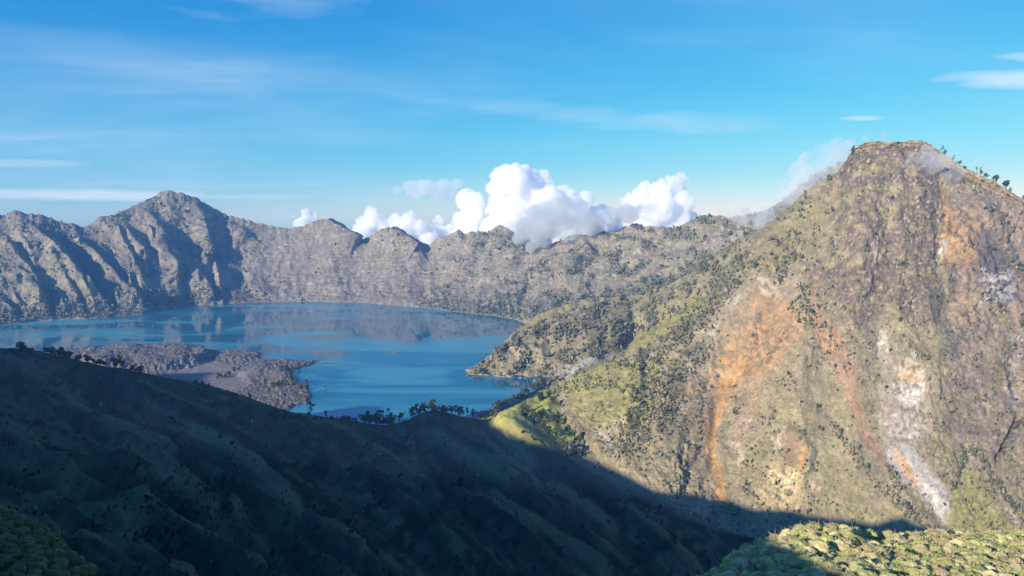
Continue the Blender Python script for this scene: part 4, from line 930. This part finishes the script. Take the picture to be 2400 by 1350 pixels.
def densB(px, py):
    n1 = fbm(px / 40, py / 40, 211, 4, .6); n2 = fbm(px / 90, py / 90, 212, 2)
    d = .03 + .45 * sstep(.08, .5, n1)
    prom = sstep(1760, 1560, px + .55 * (py - 700)) * (py > 480)
    d = d + prom * (.12 + 1.05 * sstep(-.02, .32, n1 + .25 * n2))
    d *= 1 - .93 * poly_mask(px, py, [(1690, 720), (1790, 660), (1880, 640), (1890, 800), (1830, 870), (1710, 930), (1690, 1170), (1655, 1170), (1655, 1000), (1690, 900)], 8)
    d *= 1 - .9 * poly_mask(px, py, [(2060, 770), (2180, 860), (2180, 1040), (2240, 1230), (2160, 1160), (2060, 1050)], 8)
    d *= 1 - .75 * poly_mask(px, py, [(1860, 870), (2000, 900), (2120, 1120), (2150, 1230), (1950, 1200), (1900, 1030)], 20)
    d *= 1 - .8 * poly_mask(px, py, [(2200, 430), (2310, 500), (2310, 620), (2200, 620)], 8)
    d *= 1 - .7 * poly_mask(px, py, [(1430, 840), (1500, 790), (1640, 715), (1650, 730), (1520, 810)], 5) * 1
    d *= 1 - .85 * stroke(px, py, [(1235, 752), (1330, 716), (1375, 706), (1430, 702)], 12)
    for pts, w, k in (([(1860, 560), (1830, 660)], 16, .8), ([(1880, 680), (1900, 760), (1860, 720)], 14, 1.2), ([(1950, 1000), (2040, 1120), (2140, 1220)], 9, .9), ([(2085, 1090), (2110, 1180), (2160, 1230)], 8, 1.0), ([(2230, 1150), (2262, 1070), (2290, 1060), (2330, 1130), (2380, 1200)], 7, 2.2), ([(1560, 960), (1480, 1010), (1440, 1050)], 40, 1.6), ([(1500, 930), (1580, 880), (1640, 830)], 22, 1.3), ([(1640, 930), (1640, 1020), (1625, 1080)], 8, .8), ([(1410, 720), (1408, 790), (1400, 830)], 10, 2.0), ([(1500, 860), (1580, 800), (1680, 700), (1740, 620)], 22, 1.2)):
        d += k * stroke(px, py, pts, w)
    d *= 1 - .75 * sstep(1290, 1320, px) * (1 - sstep(1440, 1480, px)) * sstep(900, 930, py)
    d *= 1 - .6 * sstep(1900, 1960, px) * sstep(560, 460, py)
    return d
forest(B, 'forest', 10500, densB, lambda D_: np.interp(D_, [1700, 2200, 2800, 3600], [4.2, 5.6, 8, 14.5]), (.092, .096, .060), 1.0, 7.0, 2, .35)
def densM(px, py):
    return .05 + 1.2 * stroke(px, py, [(1420, 980), (1450, 930), (1500, 900)], 26) + 1.0 * stroke(px, py, [(1560, 980), (1480, 1010), (1440, 1050)], 30) + .5 * sstep(.1, .5, fbm(px / 24, py / 20, 221, 3)) + .6 * stroke(px, py, [(1290, 1050), (1400, 1110), (1500, 1150)], 12)
forest(M, 'forest', 420, densM, lambda D_: 17 + 0 * D_, (.05, .062, .032), 1.0, 3.0, 2, .3)
def densD(px, py):
    n1 = fbm(px / 60, py / 30, 231, 4, .6)
    d = .02 + 1.0 * sstep(.12, .42, n1)
    for pts, w, k in (([(0, 985), (60, 990), (170, 1020)], 10, 2), ([(380, 1180), (460, 1130), (540, 1200), (420, 1240)], 40, 1.2), ([(300, 930), (430, 960)], 14, 1), ([(920, 1050), (1010, 1060), (1100, 1120)], 26, 1.2), ([(640, 960), (720, 1010), (700, 1090)], 20, 1.0), ([(480, 990), (560, 1000)], 16, 1)):
        d += k * stroke(px, py, pts, w)
    return d * (1 - .9 * sstep(1150, 1190, px) * sstep(1050, 1030, py - (px - 1300) * .4))
forest(D, 'bushes_on_slope', 2100, densD, lambda D_: np.interp(D_, [600, 2200], [2.4, 8]), (.028, .040, .020), 1.2, 5.0, 2, .05)
def rubble():
    px, py = Lv.px, Lv.py
    land = (Lv.P[..., 2] > 1.0)
    w = (land * (1 - .92 * sandy) * (.4 + dome)).astype(float); w /= w.sum()
    n = 5200
    ii = RNG.choice(w.size, n, p=w.ravel()); P = Lv.P.reshape(-1, 3)[ii] + RNG.normal(0, 3, (n, 3)) * np.array([1, 1, 0])
    R = RNG.lognormal(.45, .5, n)[:, None]
    V = P[:, None] + ICO_V[None] * RNG.uniform(.55, 1.35, (n, 12, 1)) * (R * RNG.uniform(.7, 1.3, (n, 3)))[:, None]
    C = np.repeat((np.array([[.19, .168, .158]]) * RNG.lognormal(0, .25, (n, 1)))[:, None], 12, 1)
    F_ = (ICO_F[None] + (np.arange(n) * 12)[:, None, None]).reshape(-1, 3)
    o = link('lava_rubble', mesh_np('lava_rubble', V.reshape(-1, 3), F_, [m_mass], False, C.reshape(-1, 3))); o['kind'] = 'stuff'
rubble()

# ------------------------------------------------------------------ tufts of grass on the near mounds
def mat_grass(name, mul):
    m = bpy.data.materials.new(name); m.use_nodes = True
    nt = m.node_tree; N, L = nt.nodes.new, nt.links.new; b = nt.nodes['Principled BSDF']
    b.inputs['Roughness'].default_value = .7; b.inputs['Specular IOR Level'].default_value = .15
    at = N('ShaderNodeVertexColor'); at.layer_name = 'Col'
    oi = N('ShaderNodeObjectInfo')
    mr = N('ShaderNodeMapRange'); mr.inputs['To Min'].default_value = .75 * mul; mr.inputs['To Max'].default_value = 1.25 * mul; L(oi.outputs['Random'], mr.inputs[0])
    vm = N('ShaderNodeVectorMath'); vm.operation = 'SCALE'; L(at.outputs['Color'], vm.inputs[0]); L(mr.outputs[0], vm.inputs['Scale'])
    L(vm.outputs[0], b.inputs['Base Color'])
    return m
m_tuft = mat_grass('tuft_grass', 1.0)
def tuft_arrays(seed, base, tip, stalks):
    rg = np.random.default_rng(seed); V, F_, C = [], [], []
    import bmesh
    bm = bmesh.new(); bmesh.ops.create_icosphere(bm, subdivisions=2, radius=1.0)
    dv = np.array([v.co for v in bm.verts]); fv = [tuple(v.index for v in f.verts) for f in bm.faces]; bm.free()
    dv = dv * (1 + rg.uniform(-.16, .16, (len(dv), 1))) * np.array([.43, .43, .39]); dv[:, 2] += .10
    hz = np.clip((dv[:, 2:3] + .1) / .6, 0, 1); cd = np.array(base) * (1 - hz) * .8 + (np.array(base) * .45 + np.array(tip) * .5) * hz
    V += list(dv); F_ += fv; C += list(cd * rg.uniform(.85, 1.15, (len(dv), 1)))
    for k in range(230):
        an = rg.uniform(0, 2 * np.pi); ph = np.arcsin(rg.uniform(.02, 1.0))
        dr = np.array([np.cos(an) * np.cos(ph), np.sin(an) * np.cos(ph), np.sin(ph)])
        st = dr * np.array([.38, .38, .36]) * rg.uniform(.75, 1) + np.array([0, 0, .05])
        ln = rg.uniform(.11, .24) * (1.0 if k >= stalks else 2.3)
        dr2 = dr + rg.normal(0, .28, 3) + np.array([0, 0, .25]); dr2 /= np.linalg.norm(dr2)
        tp = st + dr2 * ln; tp[2] -= .10 * np.cos(ph) * (k >= stalks)
        sd = np.cross(dr2, rg.normal(0, 1, 3)); sd /= np.linalg.norm(sd); w = .030 if k >= stalks else .018
        i = len(V); md = (st + tp) / 2 + np.array([0, 0, .02])
        V += [st - sd * w, st + sd * w, tp]; F_.append((i, i + 1, i + 2))
        tc = np.array(tip) * rg.uniform(.85, 1.15); C += [np.array(base), np.array(base), tc if k >= stalks else np.array([.42, .36, .20])]
    return np.array(V), np.array(F_), np.array(C)
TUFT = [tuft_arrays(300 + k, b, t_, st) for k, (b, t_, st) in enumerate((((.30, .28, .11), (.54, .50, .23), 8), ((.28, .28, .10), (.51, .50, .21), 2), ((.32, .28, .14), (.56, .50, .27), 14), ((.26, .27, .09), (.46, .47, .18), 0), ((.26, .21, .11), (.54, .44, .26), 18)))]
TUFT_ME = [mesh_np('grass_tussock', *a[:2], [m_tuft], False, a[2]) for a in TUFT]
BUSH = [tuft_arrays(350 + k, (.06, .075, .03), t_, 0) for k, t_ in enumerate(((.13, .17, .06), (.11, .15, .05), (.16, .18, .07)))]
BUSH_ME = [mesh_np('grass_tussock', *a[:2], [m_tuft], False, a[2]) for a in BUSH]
def tufts(s, x0, x1, y0, y1, step, n_single, arrs, meshes, label_fn, group, stuff_name, smin, smax):
    xs, ys = np.meshgrid(np.arange(x0, x1, step), np.arange(y0, y1, step))
    xs = xs + RNG.uniform(-.42, .42, xs.shape) * step + .5 * step * (np.arange(xs.shape[0]) % 2)[:, None]; ys = ys + RNG.uniform(-.42, .42, ys.shape) * step
    G = s.P.reshape(-1, 3); out = []
    for x, y in zip(xs.ravel(), ys.ravel()):
        j = np.argmin((G[:, 0] - x) ** 2 + (G[:, 1] - y) ** 2)
        if (G[j, 0] - x) ** 2 + (G[j, 1] - y) ** 2 > 1.2: continue
        fx, fy = to_frame(np.array([x, y, G[j, 2] + .3]))
        if -250 < fx < 2820 and fy < 1460: out.append((x, y, G[j, 2], float(fx), float(fy)))
    inv = [q for q in out if 0 <= q[3] <= 2400 and q[4] <= 1352]
    inv.sort(key=lambda q: q[1]); single = inv[:n_single]; ids = set(map(id, single)); rest = [q for q in out if id(q) not in ids]
    for q in single:
        o = link('grass_tussock', random.choice(meshes)); k = random.uniform(smin, smax)
        o.location = (q[0], q[1], q[2] - .04); o.rotation_euler = (random.uniform(-.12, .12), random.uniform(-.12, .12), random.uniform(0, 6.28)); o.scale = (k * random.uniform(.9, 1.15), k * random.uniform(.9, 1.15), k * random.uniform(.8, 1.1))
        tag(o, label_fn(q[3], q[4]), 'grass tussock', group)
    Vs, Fs, Cs, n0 = [], [], [], 0
    for q in rest:
        a = random.choice(arrs); k = random.uniform(smin, smax); an = random.uniform(0, 6.28); ca, sa = math.cos(an), math.sin(an)
        V = a[0] * k; V = np.stack([V[:, 0] * ca - V[:, 1] * sa, V[:, 0] * sa + V[:, 1] * ca, V[:, 2]], -1) + np.array(q[:3]) - np.array([0, 0, .04])
        Vs.append(V); Fs.append(a[1] + n0); Cs.append(a[2] * random.uniform(.8, 1.2)); n0 += len(V)
    if Vs:
        o = link(stuff_name, mesh_np(stuff_name, np.concatenate(Vs), np.concatenate(Fs), [m_tuft], False, np.concatenate(Cs))); o['kind'] = 'stuff'
def labE(fx, fy):
    sh = fy > np.interp(fx, [1600, 1770, 1930, 2000, 2080, 2085], [1280, 1290, 1300, 1322, 1350, 1400])
    return 'green grass tussock in the shaded lower corner of the near mound' if sh else 'pale yellow-green grass tussock on the sunlit side of the near mound'
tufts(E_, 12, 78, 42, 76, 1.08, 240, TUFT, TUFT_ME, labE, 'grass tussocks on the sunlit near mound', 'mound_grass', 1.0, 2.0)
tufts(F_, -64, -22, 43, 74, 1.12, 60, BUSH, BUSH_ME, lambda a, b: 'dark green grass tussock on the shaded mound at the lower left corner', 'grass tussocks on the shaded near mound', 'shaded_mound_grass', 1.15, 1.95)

# ------------------------------------------------------------------ islets in the lake
m_islet = mat_plain('islet_rock', (.17, .15, .14), .15)
def islet(px, py, w, h, label, tree_h=0, seed=0):
    p = to_world(px, py, water_Y(py)); rg = np.random.default_rng(seed)
    me = bpy.data.meshes.new('rock_islet'); import bmesh
    bm = bmesh.new(); bmesh.ops.create_icosphere(bm, subdivisions=4, radius=1)
    for v in bm.verts:
        n = mnoise.fractal(v.co * 1.7 + Vector((seed * 3.1, 0, 0)), .8, 2.1, 5)
        v.co *= 1 + .35 * n; v.co.x *= w; v.co.y *= w * .8; v.co.z *= h
    bm.to_mesh(me); bm.free(); me.materials.append(m_islet)
    o = link('rock_islet', me); o.location = (p[0], p[1], -.15 * h); tag(o, label, 'islet', 'islets in the lake')
    return o, p
o, p = islet(763, 912, 4.5, 7, 'tiny dark rock islet standing alone in blue water off the lava point', 1, 1)
tree(Vector((p[0], p[1], 4)), 12, 'tall', 'little tree on the lone tiny islet in the blue water', 'islet tree')
islet(250, 818, 40, 12, 'low dark rock islet beyond the far edge of the lava field', 0, 2)
islet(360, 814, 22, 9, 'dark domed rock just beyond the lava field top edge', 0, 3)
islet(1193, 780, 34, 4, 'low flat dark spit at the foot of the wooded promontory', 0, 4)

# ------------------------------------------------------------------ clouds
def mat_cloud():
    m = bpy.data.materials.new('cloud_white'); m.use_nodes = True
    nt = m.node_tree; nt.nodes.clear(); N, L = nt.nodes.new, nt.links.new
    out = N('ShaderNodeOutputMaterial'); d = N('ShaderNodeBsdfDiffuse'); d.inputs[0].default_value = (.97, .97, .97, 1)
    t_ = N('ShaderNodeBsdfTranslucent'); t_.inputs[0].default_value = (.97, .97, .97, 1)
    mx = N('ShaderNodeMixShader'); mx.inputs[0].default_value = .25; L(d.outputs[0], mx.inputs[1]); L(t_.outputs[0], mx.inputs[2]); L(mx.outputs[0], out.inputs[0])
    return m
def mat_vol(name, dens, col=(1, 1, 1), noise=None, aniso=.0):
    m = bpy.data.materials.new(name); m.use_nodes = True
    nt = m.node_tree; nt.nodes.clear(); N, L = nt.nodes.new, nt.links.new
    out = N('ShaderNodeOutputMaterial'); v = N('ShaderNodeVolumePrincipled')
    v.inputs['Color'].default_value = (*col, 1); v.inputs['Density'].default_value = dens; v.inputs['Anisotropy'].default_value = aniso
    if noise:
        sc, lo, hi = noise
        geo = N('ShaderNodeNewGeometry'); nz = N('ShaderNodeTexNoise'); nz.inputs['Scale'].default_value = sc; nz.inputs['Detail'].default_value = 4; nz.inputs['Distortion'].default_value = .6
        L(geo.outputs['Position'], nz.inputs['Vector'])
        mr = N('ShaderNodeMapRange'); mr.interpolation_type = 'SMOOTHSTEP'; mr.inputs['From Min'].default_value = lo; mr.inputs['From Max'].default_value = hi; mr.inputs['To Max'].default_value = dens
        L(nz.outputs[0], mr.inputs[0]); L(mr.outputs[0], v.inputs['Density'])
    L(v.outputs[0], out.inputs['Volume'])
    return m
def puff(name, blobs, Y, mat, depth=.8, vox=.16, amp=.28, flat=1.0, seed=0, lobes=0):
    """union of lobes, re-skinned as one closed surface and roughened"""
    import bmesh
    rg = random.Random(seed); bm = bmesh.new(); rmin = 1e9
    for b in blobs:
        bx, by, r = b[:3]; yy = b[3] if len(b) > 3 else Y
        p = to_world(bx, by, yy); R = r * yy / FPX; rmin = min(rmin, R)
        ret = bmesh.ops.create_icosphere(bm, subdivisions=3, radius=R)
        off = Vector((p[0], p[1] + (rg.uniform(-depth, depth) * R if len(b) < 4 else 0), p[2]))
        for v in ret['verts']: v.co = Vector((v.co.x, v.co.y, v.co.z * flat)) + off
        for q in range(lobes):
            d = Vector((rg.gauss(0, 1), rg.gauss(0, 1) - .5, rg.gauss(0, 1) + .35)).normalized(); r2 = R * rg.uniform(.22, .45)
            o2 = off + Vector((d.x, d.y, d.z * flat)) * R * rg.uniform(.8, 1.02)
            for v in bmesh.ops.create_icosphere(bm, subdivisions=2, radius=r2)['verts']: v.co = v.co + o2
    me = bpy.data.meshes.new(name); bm.to_mesh(me); bm.free()
    o = bpy.data.objects.new(name, me); COL.objects.link(o)
    md = o.modifiers.new('skin', 'REMESH'); md.mode = 'VOXEL'; md.voxel_size = rmin * vox * 2
    dg = bpy.context.evaluated_depsgraph_get(); m2 = bpy.data.meshes.new_from_object(o.evaluated_get(dg))
    o.modifiers.clear(); o.data = m2; bpy.data.meshes.remove(me)
    n = len(m2.vertices); co = np.empty(n * 3, np.float32); no = np.empty(n * 3, np.float32)
    m2.vertices.foreach_get('co', co); m2.vertices.foreach_get('normal', no); co = co.reshape(-1, 3); no = no.reshape(-1, 3)
    S = rmin * 2.6
    dv = np.array([abs(mnoise.noise(Vector(c_) / S)) * 1.0 + .55 * abs(mnoise.noise(Vector(c_) / (S * .42))) + .34 * abs(mnoise.noise(Vector(c_) / (S * .19))) + .2 * abs(mnoise.noise(Vector(c_) / (S * .09))) for c_ in co.tolist()])
    co = co + no * ((dv - .35) * amp * rmin * 3.2)[:, None]
    m2.vertices.foreach_set('co', co.ravel()); m2.materials.clear(); m2.materials.append(mat)
    m2.polygons.foreach_set('use_smooth', np.ones(len(m2.polygons), bool)); m2.update(); m2.name = name
    return o
m_cloud = mat_vol('cloud_vapour', .009)
GC = 'white cumulus clouds behind the crater rim'
CL = 14500.0
tag(puff('cumulus_cloud', [(1200, 430, 38), (1168, 442, 24), (1222, 404, 13), (1190, 412, 20), (1240, 440, 40), (1275, 448, 26), (1230, 480, 50), (1290, 480, 38), (1330, 476, 26), (1372, 470, 16), (1312, 462, 20), (1180, 490, 34), (1250, 525, 60), (1330, 525, 50), (1180, 545, 50), (1400, 530, 40)], CL, m_cloud, seed=1, lobes=18, vox=.11, amp=.36), 'biggest towering white cumulus cloud rising behind the grey mist', 'cloud', GC)
tag(puff('cumulus_cloud', [(1512, 442, 15), (1500, 462, 18), (1550, 452, 24), (1582, 434, 18), (1600, 418, 11), (1570, 470, 34), (1598, 482, 24), (1540, 492, 38), (1478, 474, 18), (1590, 525, 34), (1618, 520, 20), (1500, 530, 40)], CL + 300, m_cloud, seed=2, lobes=18, vox=.12, amp=.36), 'white horned cumulus cloud nearest to the right mountain', 'cloud', GC)
tag(puff('cumulus_cloud', [(1112, 466, 17), (1096, 470, 16), (1116, 492, 20), (1105, 525, 32), (1080, 545, 32), (1145, 530, 26), (1050, 560, 20)], CL + 900, m_cloud, seed=3, lobes=16, vox=.10, amp=.36), 'slim white cumulus column between the big cloud and the thin pale one', 'cloud', GC)
tag(puff('cumulus_cloud', [(870, 496, 12), (880, 512, 18), (858, 525, 20), (846, 548, 22), (905, 530, 22), (930, 520, 16), (960, 520, 16), (985, 532, 14), (940, 548, 28), (990, 552, 24), (1008, 564, 18), (1030, 514, 10)], CL + 500, m_cloud, seed=4, lobes=16, vox=.13, amp=.36), 'low lumpy white cumulus cloud above the two middle rim peaks', 'cloud', GC)
tag(puff('cumulus_cloud', [(715, 497, 9), (718, 508, 12), (710, 525, 16), (740, 500, 5), (736, 515, 8), (700, 532, 12), (725, 537, 16)], CL + 800, m_cloud, seed=5, lobes=12, vox=.3), 'smallest white cumulus puff by the small pointed rim peak', 'cloud', GC)
tag(puff('thin_cloud', [(930, 446, 12), (960, 440, 18), (1000, 440, 24), (1040, 432, 18), (1075, 432, 14), (1030, 456, 22), (980, 454, 16), (1060, 450, 16), (1085, 470, 18)], CL + 2500, mat_vol('thin_cloud_vapour', .0022, (1, 1, 1)), flat=.8, seed=6), 'thin translucent grey-white cloud left of the cumulus column', 'cloud', 'thin cloud')
tag(puff('cloud_bank', [(x_, 548 + 7 * math.sin(x_ * .05), r_) for x_, r_ in zip(range(850, 1660, 24), [16, 20, 18, 22, 16, 20, 24, 26, 20, 26, 30, 28, 34, 30, 36, 34, 38, 34, 36, 34, 36, 34, 30, 34, 30, 34, 30, 32, 30, 28, 30, 24, 20, 16])], CL + 1800, mat_vol('bank_vapour', .0035, (1, 1, 1)), amp=.3, seed=12), 'low pale cloud bank joining the feet of the white cumulus along the rim', 'cloud', 'thin cloud')
o = puff('mist', [(1222, 556, 22, 5780), (1240, 535, 32, 5700), (1265, 505, 34, 5640), (1300, 520, 42, 5560), (1345, 508, 38, 5420), (1390, 512, 34, 5300), (1430, 508, 28, 5180), (1470, 500, 26, 5080), (1510, 496, 24, 4980), (1540, 494, 15, 4940), (1270, 552, 30, 5640), (1330, 548, 26, 5480), (1380, 535, 20, 5330), (1245, 580, 14, 5660), (1320, 478, 24, 5540), (1285, 482, 20, 5620), (1360, 478, 18, 5440)], 5400, mat_vol('mist_vapour', .016, (.74, .77, .80), (.0034, .30, .60)), amp=.3, flat=.85, seed=7); o['kind'] = 'stuff'  # vapour tinted grey: the shaded look of white mist is put into its colour
o = puff('mist', [(1740, 505, 22, 3650), (1765, 515, 26, 3450), (1790, 515, 26, 3320), (1815, 495, 28, 3260), (1850, 468, 26, 3220), (1880, 440, 30, 3190), (1908, 415, 32, 3170), (1938, 390, 32, 3150), (1965, 365, 28, 3120), (1985, 345, 18, 3080), (1895, 378, 26, 3200), (1930, 352, 22, 3150), (1960, 335, 16, 3100), (1778, 532, 14, 3200), (1835, 435, 18, 3300), (1700, 500, 14, 3800), (1865, 400, 20, 3260)], 3300, mat_vol('saddle_mist_vapour', .011, (.95, .95, .96), (.0055, .32, .66)), amp=.3, seed=8); o['kind'] = 'stuff'
o = puff('mist', [(2030, 326, 10, 2870), (2075, 320, 11, 2870), (2120, 320, 11, 2860), (2160, 326, 9, 2840), (1995, 336, 13, 2900), (2150, 378, 24, 2690), (2185, 382, 26, 2680), (2220, 378, 18, 2680), (2240, 405, 22, 2690), (2275, 385, 20, 2770), (2310, 398, 18, 2770), (2345, 420, 14, 2760), (2170, 350, 12, 2740), (2215, 420, 18, 2680)], 2760, mat_vol('summit_mist_vapour', .013, (.90, .90, .92), (.006, .34, .66)), amp=.3, seed=9); o['kind'] = 'stuff'

# ------------------------------------------------------------------ the air itself
def haze():
    V = np.array([(x, y, z) for z in (-300, 1330) for y in (-2600, 9000) for x in (-7200, 5200)], float)
    F_ = [(0, 2, 3, 1), (4, 5, 7, 6), (0, 1, 5, 4), (2, 6, 7, 3), (0, 4, 6, 2), (1, 3, 7, 5)]
    m = mat_vol('air', HAZE_DENS, HAZE_COL, None, .0)
    o = link('haze', mesh_np('haze', V, F_, [m], False)); o['kind'] = 'stuff'
HAZE_DENS, HAZE_COL = 4.0e-5, (.17, .42, .90)
haze()
